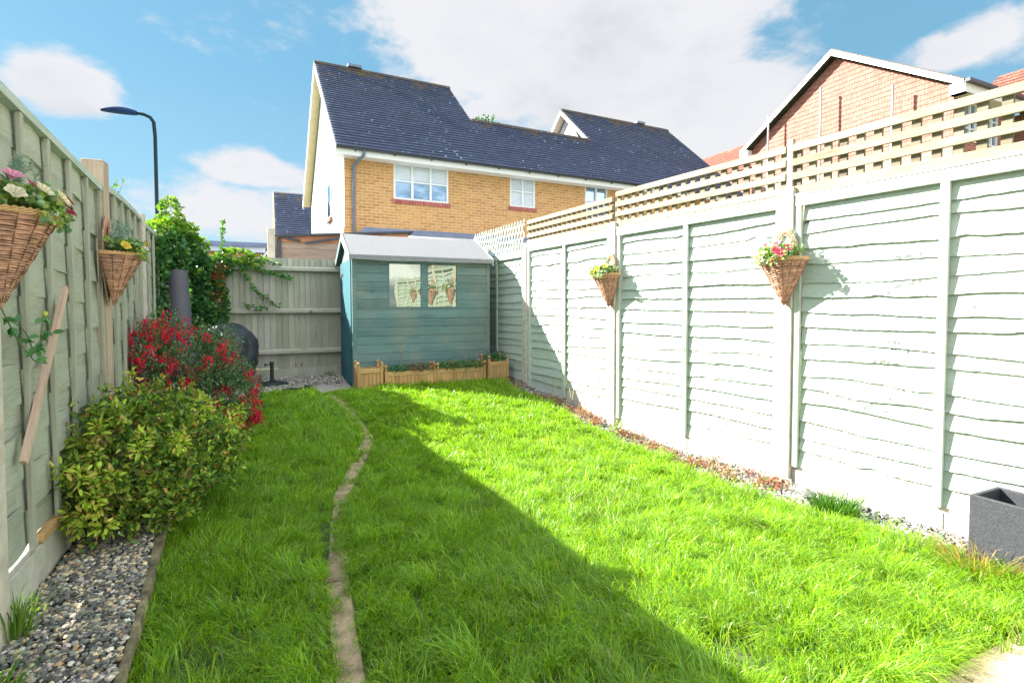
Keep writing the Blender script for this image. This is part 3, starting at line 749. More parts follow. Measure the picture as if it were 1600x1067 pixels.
# left end wall (door side) with gable
RZ, RY = 2.215, 7.45
mb = MB(); mb.box((SX0-.012, SY0+.001, SZ), (SX0+.02, SY0+.09, 1.90)); mb.box((SX0-.012, SY1-.09, SZ), (SX0+.02, SY1, 1.90))
mb.add([(SX0-.012, SY0+.001, 1.88), (SX0-.012, SY1, 1.88), (SX0-.012, RY, RZ-.03), (SX0+.02, SY0+.001, 1.88), (SX0+.02, SY1, 1.88), (SX0+.02, RY, RZ-.03)], [(0, 2, 1), (3, 4, 5), (0, 1, 4, 3), (1, 2, 5, 4), (2, 0, 3, 5)])
mb.build('end_wall', M['teal'], shed)
mb = MB(); mb.box((SX1-.02, SY0+.001, SZ), (SX1+.012, SY1, 1.89)); mb.add([(SX1-.02, SY0+.001, 1.89), (SX1-.02, SY1, 1.89), (SX1-.02, RY, RZ-.03), (SX1+.012, SY0+.001, 1.89), (SX1+.012, SY1, 1.89), (SX1+.012, RY, RZ-.03)], [(0, 2, 1), (3, 4, 5), (1, 2, 5, 4), (2, 0, 3, 5)])
mb.build('end_wall', M['teal'], shed)
mb = MB(); mb.box((SX0-.022, SY0-.018, SZ), (SX0+.03, SY0-.0122, 1.90)); mb.box((SX0-.022, SY0-.0121, SZ), (SX0-.0125, SY0+.03, 1.9)); mb.build('corner_trim', M['teal'], shed)
mb = MB(); mb.box((SX1-.03, SY0-.018, SZ), (SX1+.016, SY0-.0122, 1.90)); mb.build('corner_trim', M['teal'], shed, bev=.002)
mb = MB(); yy = SY0+.10
while yy < SY1-.1: mb.box((SX0-.028, yy, SZ+.04), (SX0-.0125, min(yy+.118, SY1-.095), 1.87), (1+rng.normal(0, .08),)*3); yy += .122
dr = mb.build('door', M['teal_v'], shed, bev=.002)
for z in (.45, 1.1, 1.7):
    mb = MB(); mb.box((SX0-.034, SY1-.40, z-.018), (SX0-.029, SY1-.08, z+.018)); mb.build('hinge', M['iron'], dr)
# felt roof
mb = MB(); x0, x1 = SX0-.06, SX1+.025; ev = 1.885; ey0, ey1 = 6.745, 8.155; K = 24
def felt_side(y0, sg):
    V = []
    for i in range(K+1):
        x = x0+(x1-x0)*i/K; s = .004*math.sin(x*3)+.003*math.sin(x*7.7)
        V += [(x, RY, RZ+.035+s*.6), (x, (RY+y0)/2, (RZ+ev)/2+.034+s*.3), (x, y0, ev+.03), (x, y0-sg*.006, ev-.032+s), (x, y0+sg*.02, ev-.03+s), (x, RY, RZ)]
    F = []
    for i in range(K):
        for j in range(5): F.append((6*i+j, 6*i+j+1, 6*i+7+j, 6*i+6+j)[::sg])
    F += [tuple(range(6)), tuple(6*K+j for j in range(6))]
    mb.add(V, F)
felt_side(ey0, 1); felt_side(ey1, -1)
rf_ = mb.build('roof', M['felt'], shed)
mb = MB()
for i in range(13):
    x = x0+.06+i*(x1-x0-.12)/12; mb.box((x-.004, ey0-.012, ev-.004), (x+.004, ey0-.004, ev+.004))
mb.build('felt_nail', M['lead'], rf_)
for (xa, xb) in ((x0-.016, x0-.001), (x1+.001, x1+.016)):
    for y0 in (ey0, ey1):
        mb = MB(); mb.add([(xa, RY, RZ+.045), (xa, y0, ev+.035), (xa, y0, ev-.055), (xa, RY, RZ-.055), (xb, RY, RZ+.045), (xb, y0, ev+.035), (xb, y0, ev-.055), (xb, RY, RZ-.055)],
                          [(0,1,2,3),(7,6,5,4),(0,4,5,1),(1,5,6,2),(2,6,7,3),(3,7,4,0)]); mb.build('bargeboard', M['teal'] if y0 == ey1 else M['fence'], shed, bev=.002)

# ------------------------------------------------------------------ wooden planters
def ball(mb, x, y, z, r=.02):
    prof = [(.009, 0), (.009, .008)] + [(max(.001, r*math.sin(a)), .008+r-r*math.cos(a)) for a in np.linspace(.5, math.pi, 7)]
    mb.lathe(prof, (x, y, z), 10)
def planter(name, x0, x1, y0, y1, z0, z1, posts, label, ball_on=True, bottom_rail=False):
    root = empty(name, ((x0+x1)/2, (y0+y1)/2, z0), label=label, cat='planter')
    pw = .032
    for px in posts:
        for py in (y0, y1-pw):
            mb = MB(); mb.box((px, py, z0), (px+pw, py+pw, z1+.045)); p = mb.build('corner_post', M['pine'], root, bev=.003)
            mb = MB(); ball(mb, px+pw/2, py+pw/2, z1+.045); mb.build('ball_finial', M['pine'], p, smooth=True)
    for a, b in zip(posts[:-1], posts[1:]):
        if b-a < .05: continue
        mb = MB(); mb.box((a+pw, y0+.003, z1-.045), (b, y0+.027, z1+.008)); mb.build('top_rail', M['pine_h'], root, bev=.003)
        if bottom_rail: mb = MB(); mb.box((a+pw, y0+.003, z0+.01), (b, y0+.027, z0+.05)); mb.build('bottom_rail', M['pine_h'], root, bev=.003)
        mb = MB(); n_ = max(3, int((b-a)/.05)); w = (b-a-pw)/n_
        for k in range(n_): mb.box((a+pw+k*w+.0015, y0+.012, z0), (a+pw+(k+1)*w-.0015, y0+.022, z1-.046), (1+rng.normal(0, .08),)*3)
        mb.build('front_slats', M['pine'], root)
    mb = MB(); mb.box((x0+.004, y0+pw, z0), (x0+.018, y1-pw, z1)); mb.box((x1-.018, y0+pw, z0), (x1-.004, y1-pw, z1)); mb.box((x0+.03, y1-.02, z0), (x1-.03, y1-.006, z1)); mb.build('side_panel', M['pine'], root)
    mb = MB(); mb.box((x0+.02, y0+.03, z1-.07), (x1-.02, y1-.021, z1-.03)); mb.build('soil', M['soilp'], root)
    return root
planter('planter_box', .965, 1.275, 6.52, 6.80, .21, .50, [.965, 1.243], 'small square pine planter box with ball finials at the left end by the shed door')
planter('trough_planter', 1.30, 2.655, 6.55, 6.80, .21, .445, [1.30, 1.932, 1.97, 2.623], 'long low pine trough planter under the shed windows')
planter('planter_box', 2.67, 2.97, 6.50, 6.80, .21, .515, [2.67, 2.938], 'square pine planter box at the right end next to the lap fence', bottom_rail=True)
def clump(name, cs, n, L, cols, w, label, cat, matn='leaf', kind=None, parent=None, up=.6, group=None):
    Vs, Fs, Cs, off = [], [[], []], [], 0
    for c, r in cs:
        P, d = blob(n, c, r, .3); D = norm(d*np.array([1, 1, .5]) + jit(n, .6)); N = norm(d*.4+np.array([0, 0, up])+jit(n, .5))
        V, F, C = leaves(P, D, N, L*(.7+.6*rng.random(n)), L*.55*(.7+.6*rng.random(n)), palette(n, cols, w))
        Vs.append(V); Cs.append(C)
        for k in range(2): Fs[k].append(F[k]+off)
        off += len(V)
    o = mk(name, np.concatenate(Vs), [np.concatenate(f) for f in Fs], M[matn], parent, col=np.concatenate(Cs), smooth=True)
    if parent is None: tag(o, label, cat, group, kind)
    return o
SED = [(.30, .05, .04), (.22, .10, .05), (.12, .16, .07), (.38, .16, .12), (.08, .15, .06)]
clump('succulent', [((1.05+.06*k, 6.64, .475), (.05, .06, .02)) for k in range(3)], 30, .022, [(.22, .05, .05), (.15, .08, .05)], None, 'low dark red succulents in the left planter box', 'plant')
clump('strawberry_plant', [((1.38+.05*k, 6.60, .475), (.07, .08, .055)) for k in range(5)], 70, .032, [(.05, .16, .06), (.08, .2, .09)], None, 'green leafy plants at the left end of the trough planter', 'plant')
clump('sedum', [((1.64+.065*k, 6.585, .485), (.075, .085, .06+.02*(k % 3 == 1))) for k in range(5)], 110, .026, [(.34, .05, .06), (.12, .2, .09), (.25, .08, .06), (.07, .16, .08)], [2, 3, 2, 3], 'red and green sedum in the middle of the trough planter', 'plant')
clump('strawberry_plant', [((2.04+.08*k, 6.59, .49), (.085, .085, .06)) for k in range(8)], 100, .032, [(.06, .18, .06), (.09, .24, .07), (.42, .09, .06), (.2, .2, .06)], [4, 4, 1, 1], 'green plants with red leaves in the right half of the trough planter', 'plant')
clump('strawberry_plant', [((2.74+.08*k, 6.62, .575), (.085, .10, .07)) for k in range(3)], 90, .034, [(.05, .17, .06), (.08, .22, .08), (.3, .08, .06)], [4, 4, .6], 'bushy green plant in the right planter box by the lap fence', 'plant')
def stalk(pts, r, m, label, cat, leavesn=0, cols=None, L=.02, group=None, name='dry_stalk'):
    root = empty(name, tuple(pts[0]), label=label, cat=cat, group=group)
    mb = MB(); mb.tube(smoothline(pts), r, 5); mb.build('stem', M[m], root, smooth=True)
    if leavesn:
        S = resample(smoothline(pts), .01); i = rng.integers(len(S)//3, len(S), leavesn); P = S[i]+jit(leavesn, .006)
        V, F, C = leaves(P, norm(jit(leavesn, 1)+np.array([0, 0, .3])), norm(jit(leavesn, 1)+np.array([0, 0, .6])), L, L*.6, palette(leavesn, cols))
        mk('foliage', V, F, M['leaf'], root, col=C, smooth=True)
M['straw'] = plain('dry_straw', (.42, .27, .15), .9); M['stem'] = plain('green_stem', (.10, .17, .05), .7)
stalk([(1.545, 6.7, .40), (1.55, 6.7, .6), (1.54, 6.7, .79)], .003, 'straw', 'tall dry flower spike in the trough planter in front of the shed', 'plant', 60, [(.4, .25, .15), (.3, .2, .12)], .016)
stalk([(2.40, 6.7, .44), (2.42, 6.7, .55), (2.41, 6.7, .66)], .002, 'stem', 'thin stalk with small whitish flowers, right of the tall dry spike', 'plant', 26, [(.55, .6, .5), (.3, .4, .25)], .016)
stalk([(2.26, 6.7, .44), (2.25, 6.7, .5), (2.24, 6.7, .56)], .002, 'stem', 'short grey green flower stalk in the right half of the trough planter', 'plant', 18, [(.5, .55, .5), (.25, .38, .3)], .018)
stalk([(1.25, 6.7, .44), (1.31, 6.68, .53), (1.37, 6.66, .50)], .002, 'straw', 'withered brown flower stalk leaning out of the left planter box', 'plant', 22, [(.4, .25, .15), (.3, .2, .12)], .018)
stalk([(1.14, 6.68, .46), (1.14, 6.68, .56)], .002, 'stem', 'small green shoot standing in the left planter box', 'plant', 10, [(.12, .3, .05)], .02)

# sedum ground cover and low plants along the right fence
cs = []
for k in range(75):
    y = 6.55-4.1*rng.random()**.9; lo = float(xat(STRIP, y)); hi = 3.60-.085*y-.06
    if 4.15 < y < 4.35 or 2.9 < y < 3.0: continue
    x = lo+(hi-lo)*(.15+.75*rng.random()); cs.append(((x, y, float(gz(x, y))+.035), (.08, .09, .045+.025*rng.random())))
clump('ground_cover', cs, 110, .021, [(.42, .09, .07), (.45, .22, .16), (.20, .24, .09), (.5, .34, .26), (.26, .06, .06), (.10, .18, .06)], [3, 2.5, 2.5, 1.5, 2, 2], 'creeping red and green sedum mat at the foot of the right fence', 'ground cover', kind='stuff')
cs = [((2.95+.25*rng.random(), 1.55+.8*rng.random(), .02), (.06, .06, .02)) for k in range(14)]
clump('ground_cover', cs, 70, .014, [(.30, .36, .22), (.45, .48, .36), (.2, .28, .1)], None, 'pale grey green creeping mat in the gravel near the dark planter', 'ground cover', kind='stuff')
cs = [((-.82+.10*k, 1.97+.05*(k % 2), .12), (.06, .05, .025)) for k in range(2)]
clump('low_weed', cs, 70, .018, [(.16, .05, .04), (.10, .06, .03), (.08, .1, .03)], None, 'dark reddish weed on the gravel at the near left corner', 'weed')
clump('weed', [((2.98, 4.12, .09), (.05, .06, .06)), ((3.0, 4.05, .16), (.03, .03, .05))], 60, .026, [(.25, .34, .06), (.18, .3, .05)], None, 'yellow green weed between the sedum patches left of the middle fence post', 'weed')
for k, (x, y, dx, h) in enumerate([(3.0, 5.3, -.03, .30), (3.04, 5.15, .04, .34), (3.06, 5.0, -.05, .27), (3.08, 4.85, -.10, .30), (3.02, 4.62, -.06, .24), (3.1, 4.72, .05, .26)]):
    z = float(gz(x, y)); stalk([(x, y, z), (x+dx*.3, y, z+h*.6), (x+dx, y-.02, z+h), (x+dx*1.5, y-.08, z+h*.9), (x+dx*1.8, y-.12, z+h*.65)], .0028, 'straw',
          'one of the bent dry brown stalks at the shaded part of right fence', 'plant', 8, [(.3, .18, .1)], .014, 'bent dry stalks by the right fence')
# rock by post
V0, F0 = ico(); root_ = MB(); 
for c, r in (((3.27, 2.38, .02), (.06, .09, .045)), ((3.30, 2.50, .03), (.035, .05, .04))):
    root_.arr(V0*np.array(r)*(1+.08*rng.normal(0, 1, (len(V0), 1)))+np.array(c), [F0])
o = root_.build('rock', M['stone']); tag(o, 'purplish grey rock at the foot of the near right fence post', 'rock')

# dark trough planter at the right edge (open top)
tp = empty('square_planter', (3.34, .9, 0), label='dark charcoal textured planter trough cut by the right edge', cat='planter')
mb = MB(); X0, X1, Y0, Y1, H, t = 3.17, 3.44, .35, 1.39, .35, .022
mb.box((X0, Y0, 0), (X0+t, Y1, H)); mb.box((X1-t, Y0, 0), (X1, Y1, H)); mb.box((X0+t, Y0, 0), (X1-t, Y0+t, H)); mb.box((X0+t, Y1-t, 0), (X1-t, Y1, H)); mb.build('wall', M['trough'], tp, bev=.004)
mb = MB(); mb.box((X0+t, Y0+t, .1), (X1-t, Y1-t, .20)); mb.build('soil', M['soilp'], tp)

# ------------------------------------------------------------------ wicker baskets
def basket(kind, loc, rz, label, seed, fan=0):
    rs = np.random.default_rng(seed)
    root = bpy.data.objects.new('hanging_basket', None); COL.objects.link(root); root['_local'] = 1
    tag(root, label, 'basket', 'cone wicker baskets of artificial flowers on the fence posts')
    RX, RYb, D = .185, .165, .315
    def rim(a, k): return np.array((RX*k*math.sin(a)+.03*(1-k), -RYb*k*math.cos(a), 0))
    # woven cone
    mb = MB(); nr = 40; ns = 9
    for i in range(nr):
        f = 1-(i+.3)/nr; z = -D*(i+.3)/nr
        aa = np.linspace(0, math.pi, 40)
        pts = [rim(a, f*(1+.018*math.sin(a*ns*1.0+(i % 2)*math.pi)/max(f, .2)*f)) + np.array((0, 0, z+.0012*math.sin(a*6+i))) for a in aa]
        mb.tube(pts, .0042, 5, (1+rs.normal(0, .13),)*3)
    # flat back weave
    for i in range(nr):
        f = 1-(i+.3)/nr; z = -D*(i+.3)/nr
        mb.tube([(.004, -RYb*f, z), (.004, 0, z), (.004, RYb*f, z)], .0042, 4, (1+rs.normal(0, .1),)*3)
    cone = mb.build('cone', M['wicker'], root, smooth=True, uv=False)
    mb = MB()
    for k in range(ns+1):
        a = math.pi*k/ns; pts = [rim(a, 1.0*(1-s)*1.02+.004)+np.array((.001, 0, -D*s+.004*math.sin(s*40))) for s in np.linspace(0, .98, 30)]
        mb.tube(pts, .0023, 5)
    # solid lining so nothing shows through
    V = [(.03, 0, -D*.98)]+[tuple(rim(a, .95)+np.array((0, 0, -.004))) for a in np.linspace(0, math.pi, 16)]
    mb.add(V, [(0, j+1, j+2) for j in range(15)])
    mb.build('stake', M['wickerd'], cone, smooth=True, uv=False)
    mb = MB()
    for dz, rr in ((.004, 1.02), (.013, 1.0)):
        for ph in (0, math.pi):
            mb.tube([rim(a, rr)+np.array((.004*math.cos(a*26+ph), 0, dz+.004*math.sin(a*26+ph))) for a in np.linspace(0, math.pi, 90)], .0042, 5)
    mb.build('rim', plain('pale_willow_rim', (.55, .33, .14), .6), root, smooth=True, uv=False)
    # teardrop back handle, wrapped
    mb = MB(); out = []; inn = []
    for t in np.linspace(0, 1, 30):
        a = math.pi*t; out.append((.006, -.105*math.cos(a)*(1-.25*math.sin(a)), .235*math.sin(a)**.8)); inn.append((.006, -.045*math.cos(a), .05+.135*math.sin(a)**.8))
    mb.tube(out, .006, 6); mb.tube(inn, .005, 6)
    for k in range(1, 29):
        for s_ in (0, .5):
            o_ = np.array(out[k])*(1-s_)+np.array(out[min(29, k+1)])*s_; i_ = np.array(inn[k])*(1-s_)+np.array(inn[min(29, k+1)])*s_
            mb.tube([o_, (o_+i_)/2+np.array((.006, 0, 0)), i_], .0038, 4, (1+rs.normal(0, .12),)*3)
    mb.build('handle', M['wicker'], root, smooth=True, uv=False)
    # moss and foliage
    n = 420; P = np.stack([.02+.15*rs.random(n), -.14+.28*rs.random(n), .012+.075*rs.random(n)], 1)
    P[:, 1] *= (1-.4*(P[:, 0]/.18)**2); D_ = norm(np.stack([P[:, 0]-.04, P[:, 1], .05+0*P[:, 0]], 1)+rs.normal(0, .08, (n, 3)))
    gcol = [(.20, .34, .09), (.30, .44, .12), (.14, .27, .13), (.42, .50, .14), (.42, .52, .38)]
    V, F, C = leaves(P, D_, norm(rs.normal(0, .5, (n, 3))+np.array([0, 0, 1])), .034, .026, palette(n, gcol))
    # overhanging trails
    n2 = 90; P2 = np.stack([.17+.035*rs.random(n2), -.12+.26*rs.random(n2), -.02+.07*rs.random(n2)], 1)
    V2, F2, C2 = leaves(P2, norm(rs.normal(0, 1, (n2, 3))), norm(rs.normal(0, .5, (n2, 3))+np.array([1, 0, 1])), .026, .022, palette(n2, gcol[1:]))
    V0, F0 = ico(); BV, BF, BC, o_ = [], [], [], len(V)+len(V2)
    for _ in range(34):
        q = np.array((.06+.14*rs.random(), -.15+.3*rs.random(), .03+.075*rs.random())); BV.append(V0*(.008+.004*rs.random())+q)
        BF.append(F0+o_); BC.append(np.tile(np.array((.26, .40, .20))*(.8+.4*rs.random()), (len(V0), 1))); o_ += len(V0)
    mk('foliage', np.concatenate([V, V2]+BV), [np.concatenate([F[0], F2[0]+len(V)]+BF), np.concatenate([F[1], F2[1]+len(V)])], M['leaf'], root, col=np.concatenate([C, C2]+BC), smooth=True)
    # feathery sprigs, glaucous
    n3 = 10; A, B_, Cc = [], [], []; V_, F_, off = [], [[], []], 0
    for k in range(n3):
        b0 = np.array((.03+.05*rs.random(), -.1+.2*rs.random(), .05)); d = norm(np.array([[.4*rs.random(), rs.normal(0, .5), 1]]))[0]
        s = np.linspace(0, .15, 22)[:, None]; pts = b0+d*s+np.array((.8, rs.normal(0, .5), 0))*s*s*1.5
        P3 = np.repeat(pts, 4, 0); m = len(P3)
        V, F, C = leaves(P3, norm(rs.normal(0, 1, (m, 3))+d), norm(rs.normal(0, 1, (m, 3))), .022, .0028, palette(m, [(.16, .28, .25), (.24, .36, .32)]))
        V_.append(V); A.append(C)
        for q in range(2): F_[q].append(F[q]+off)
        off += len(V)
    mk('fern_sprigs', np.concatenate(V_), [np.concatenate(f) for f in F_], M['leaf'], root, col=np.concatenate(A), smooth=True)
    # petunias
    pal = {'pink': [(.62, .05, .12), (.80, .72, .45), (.72, .20, .27), (.78, .68, .38), (.62, .04, .09), (.80, .72, .5), (.75, .28, .4)],
           'yellow': [(.85, .62, .03), (.85, .55, .02), (.80, .66, .55), (.82, .74, .66), (.85, .62, .03)],
           'white': [(.80, .60, .04), (.82, .80, .76), (.82, .80, .76), (.8, .6, .05)]}[kind]
    pos = [(.19, .06, .07), (.17, -.07, .085), (.12, .01, .11), (.205, -.03, .045), (.13, .125, .07), (.13, -.14, .05), (.09, -.09, .12), (.20, .10, .04)]
    for k in range(min(len(pos), 8 if kind == 'pink' else 6)):
        c = pal[k % len(pal)]; q = np.array(pos[k])+rs.normal(0, .01, 3)
        d = norm(np.array([[q[0]-.02, q[1]*.9, .10+.1*rs.random()]]))[0]; s1 = norm(np.cross(d, [[0, 0, 1.]]))[0]; s2 = np.cross(s1, d)
        mb = MB(); K = 20; Vv = [q-d*.03]; Cc = [np.array((.5, .55, .15))]
        for (r, dd, ww) in ((.005, -.016, 0), (.015, -.002, .1), (.029, .006, .5)):
            for j in range(K):
                a = 2*math.pi*j/K; lob = 1+.13*math.cos(5*a)*(r > .01); fr = .006*ww*math.sin(10*a)
                Vv.append(q+(s1*math.cos(a)+s2*math.sin(a))*r*lob+d*(dd+fr)); Cc.append(np.array(c)*(.8 if r < .02 else 1.0)*(1.12 if j % 2 else .8) + (.1 if r < .01 else (.07 if j % 2 else 0)))
        F = [(0, 1+j, 1+(j+1) % K) for j in range(K)]
        for m in range(2): F += [(1+m*K+j, 1+(m+1)*K+j, 1+(m+1)*K+(j+1) % K, 1+m*K+(j+1) % K) for j in range(K)]
        mb.add(Vv, F, np.clip(Cc, 0, .95)); mb.build('flower', M['petal'], root, smooth=True, uv=False)
    root.location = loc; root.rotation_euler = (rs.normal(0, .035), 0, rz+rs.normal(0, .06)); root.scale = (1, 1, 1+rs.normal(0, .02))
    return root
basket('pink', (-.862, 2.37, 1.60), 0, 'largest basket, at the left edge, brown wicker cone with pink and cream flowers', 1)
basket('yellow', (-.905, 4.02, 1.60), 0, 'wicker cone basket with yellow flowers on the second post of the shaded left fence', 2)
basket('pink', (3.325, 2.56, 1.60), math.pi, 'sunlit wicker basket with pink flowers on the near post of the right fence', 3)
basket('white', (3.145, 4.40, 1.58), math.pi, 'sunlit wicker basket with yellow and white flowers, farther along the right fence', 4)
basket('white', (3.49, .75, 1.60), math.pi, 'white flowered wicker basket seen reflected in the shed windows', 5)
basket('pink', (3.60, -1.08, 1.60), math.pi, 'pink flowered wicker basket seen reflected in the shed windows', 6)

# vine at the left edge
vn = empty('climbing_vine', (-.86, 2.5, 1.1), label='thin green climbing vine with a yellow bud dangling below the big basket', cat='plant')
mb = MB(); S = []
for pts in ([(-.86, 2.42, 1.32), (-.84, 2.48, 1.20), (-.83, 2.58, 1.10), (-.82, 2.66, 1.12), (-.82, 2.68, 1.20), (-.82, 2.70, 1.25)], [(-.84, 2.4, 1.25), (-.82, 2.5, 1.22), (-.83, 2.62, 1.14), (-.85, 2.66, 1.08), (-.83, 2.72, 1.06)], [(-.83, 2.62, 1.12), (-.82, 2.68, 1.16), (-.81, 2.76, 1.18)]):
    L = smoothline(pts); mb.tube(L, .0022, 5); S.append(L)
mb.build('stem', M['stem'], vn, smooth=True)
S = np.concatenate(S); n = 30; P = S[rng.integers(0, len(S), n)]
V, F, C = leaves(P, norm(jit(n, 1)+np.array([.5, .3, -.2])), norm(jit(n, .5)+np.array([1, -.5, .8])), .04, .024, palette(n, [(.06, .2, .05), (.1, .26, .08)]))
mk('foliage', V, F, M['leaf'], vn, col=C, smooth=True)
mb = MB(); V0, F0 = ico(); mb.arr(V0*np.array((.010, .010, .012))+np.array((-.815, 2.705, 1.26)), [F0], (1, 1, 1)); mb.build('bud', plain('yellow_bud', (.5, .5, .08), .6), vn, smooth=True)

# ------------------------------------------------------------------ shrubs
def stems(root, base, tips, r=.006, mat_='bark'):
    mb = MB()
    for t in tips:
        b = np.array(base)+np.array([*rng.normal(0, .05, 2), 0]); t = np.array(t); m = (b+t)/2+rng.normal(0, .05, 3)+np.array((0, 0, .05))
        L = smoothline([b, m, t]); mb.tube(L, np.linspace(r, r*.3, len(L)), 5)
    return mb.build('branches', M[mat_], root, smooth=True, uv=False)
def shrub(root, lobes, n, L, W, cols, w, up=.6, shell=.45, matn='leaf', sprig=0):
    Vs, Fs, Cs, off = [], [[], []], [], 0; tot = sum(l[2] for l in lobes)
    for c, r, wt in lobes:
        m = int(n*wt/tot); P, d = blob(m, c, r, shell)
        if sprig:                                         # leaves gathered along shoots
            g = max(1, m//sprig); P0, d0 = blob(g, c, r, shell); k = rng.integers(0, g, m)
            ax = norm(d0*.8+np.array([0, 0, .5])+jit(g, .35)); s = rng.random(m)[:, None]*.15
            P = P0[k]+ax[k]*s-ax[k]*.06+jit(m, .006); d = norm(ax[k]+jit(m, .8))
        D = norm(d+jit(m, .35)); N = norm(np.array([0, 0, up])+d*.2+jit(m, .4))
        q = .6+.7*rng.random(m)
        V, F, C = leaves(P, D, N, L*q, W*q, palette(m, cols, w))
        Vs.append(V); Cs.append(C)
        for k in range(2): Fs[k].append(F[k]+off)
        off += len(V)
    return mk('foliage', np.concatenate(Vs), [np.concatenate(f) for f in Fs], M[matn], root, col=np.concatenate(Cs), smooth=True)
BX = lambda c: (-.60+(c[0]+.50)*.80, c[1], c[2]*.97)
s1 = empty('shrub', (-.6, 3.6, .1), label='rounded yellow green spirea shrub with brown seed heads beside the lawn', cat='bush')
lob = [((-.50, 3.60, .46), (.50, .50, .33), 9), ((-.74, 3.45, .52), (.25, .3, .32), 3), ((-.22, 3.72, .42), (.30, .35, .26), 4), ((-.45, 3.25, .36), (.30, .25, .24), 3), ((-.55, 3.8, .60), (.38, .3, .24), 4), ((-.62, 3.12, .30), (.15, .15, .14), 1), ((-.82, 3.2, .45), (.12, .2, .15), 1)]
lob = [(BX(c), (a_[0]*.76, a_[1]*.9, a_[2]*.92), w_) for c, a_, w_ in lob]
shrub(s1, lob, 21000, .033, .016, [(.22, .34, .045), (.36, .46, .055), (.13, .25, .04), (.52, .54, .09), (.42, .24, .08), (.6, .22, .06), (.055, .12, .03)], [5, 3, 4.5, 1.3, .8, .35, 4], sprig=16)
shoots = []
for l in lob:
    P, d = blob(14, l[0], np.array(l[1])*1.02, 1.0)
    for p, q in zip(P, d):
        if q[2] > -.2: shoots.append((tuple(p+np.array(q)*.05), (.035, .035, .06), 1))
o = shrub(s1, shoots, 2000, .036, .016, [(.48, .60, .07), (.36, .50, .05), (.60, .50, .12)], None, shell=.0); o.name = 'young_shoots'
tips = [tuple(blob(1, l[0], l[1], .8)[0][0]) for l in lob for _ in range(9)]
stems(s1, (-.6, 3.55, .08), tips, .005)
V_ = []; n = 3600; hc = []
for l in lob[:5]:
    P, d = blob(16, l[0], l[1], .97); hc.append(P[d[:, 2] > -.1])
hc = np.concatenate(hc); k = rng.integers(0, len(hc), n); P = hc[k]+rng.normal(0, 1, (n, 3))*np.array([.024, .024, .007])+np.array([0, 0, .012])
V, F, C = leaves(P, norm(jit(n, 1)+np.array([0, 0, .6])), norm(jit(n, 1)), .008, .006, palette(n, [(.30, .16, .09), (.24, .17, .06), (.36, .24, .10)]))
mk('seed_heads', V, F, M['leaf'], s1, col=C)

s2 = empty('shrub', (-.64, 5.3, .2), label='hardy fuchsia shrub covered in hanging red flowers behind the yellow green bush', cat='bush')
lob2 = [((-.62, 5.30, .76), (.42, .38, .34), 8), ((-.88, 5.15, .90), (.20, .25, .28), 3), ((-.35, 5.25, .58), (.32, .3, .27), 5), ((-.16, 5.25, .42), (.20, .2, .20), 2), ((-.78, 5.45, 1.05), (.22, .25, .2), 2), ((-.42, 5.55, .85), (.26, .25, .26), 3)]
lob2 = [((-.64+(c[0]+.62)*.9, c[1], c[2]), (a_[0]*.88, a_[1]*.9, a_[2]*.92), w_) for c, a_, w_ in lob2]
shrub(s2, lob2, 15000, .024, .012, [(.10, .20, .08), (.15, .26, .11), (.07, .15, .07), (.2, .29, .11), (.26, .34, .16)], [4, 4, 3, 2, 1], sprig=22)
stems(s2, (-.62, 5.3, .15), [tuple(blob(1, l[0], l[1], .8)[0][0]) for l in lob2 for _ in range(10)], .005)
# hanging flowers: tube + sepals + corolla, clustered
cc = np.concatenate([blob(30, l[0], l[1], 1.0)[0] for l in lob2]); nf = 3600
k = rng.integers(0, len(cc), nf); P = cc[k]+rng.normal(0, .024, (nf, 3)); cam = np.array([0, 0, 1.3])
ok = np.einsum('ij,ij->i', P-np.array([-.6, 5.35, .7]), cam-P) > -.25; P = P[ok]; nf = len(P)
V, F, C = leaves(np.repeat(P, 3, 0), norm(np.tile([[0, 0, -1.]], (nf*3, 1))+jit(nf*3, .16)), norm(jit(nf*3, 1)), .026, .009, palette(nf*3, [(.80, .015, .03), (.88, .04, .06), (.62, .01, .06)]), droop=0)
V2, F2, C2 = leaves(P+np.array([0, 0, -.018]), norm(np.tile([[0, 0, -1.]], (nf, 1))+jit(nf, .1)), norm(jit(nf, 1)), .018, .009, palette(nf, [(.35, .02, .16), (.5, .02, .08)]), droop=0)
o = mk('blossoms', np.concatenate([V, V2]), [np.concatenate([F[q], F2[q]+len(V)]) for q in range(2)], M['petal'], s2, col=np.concatenate([C, C2])); o['kind'] = 'stuff'

iv = empty('ivy', (-.9, 7.9, .3), label='dark green ivy mound covering the back left corner of the fences', cat='climber')
lob3 = [((-1.02, 7.15, 1.85), (.17, .3, .30), 4), ((-.98, 7.5, 2.02), (.20, .32, .20), 4), ((-.88, 7.85, 1.80), (.21, .2, .22), 3.5), ((-.85, 7.95, 1.45), (.17, .15, .42), 4), ((-1.05, 7.6, 1.4), (.16, .45, .55), 6), ((-.9, 7.9, 1.0), (.35, .2, .5), 5), ((-.58, 8.04, 1.80), (.16, .10, .12), 1.3), ((-1.06, 6.85, 1.6), (.06, .25, .5), 2), ((-.62, 7.97, 1.25), (.14, .1, .4), 2)]
shrub(iv, lob3, 11500, .050, .045, [(.06, .17, .055), (.08, .22, .065), (.04, .12, .05), (.16, .30, .06)], [4, 4, 3, 1.3], up=.25, shell=.7, matn='ivy')
top = [((-1.0, 7.3, 2.18), (.24, .36, .09), 3), ((-1.02, 7.25, 2.38), (.10, .12, .14), 1.2), ((-.86, 7.75, 2.06), (.2, .2, .09), 1.5), ((-.38, 8.05, 1.96), (.22, .08, .07), 1.3), ((-.15, 8.08, 1.9), (.15, .05, .05), .6), ((-1.12, 6.75, 2.08), (.08, .3, .08), .8)]
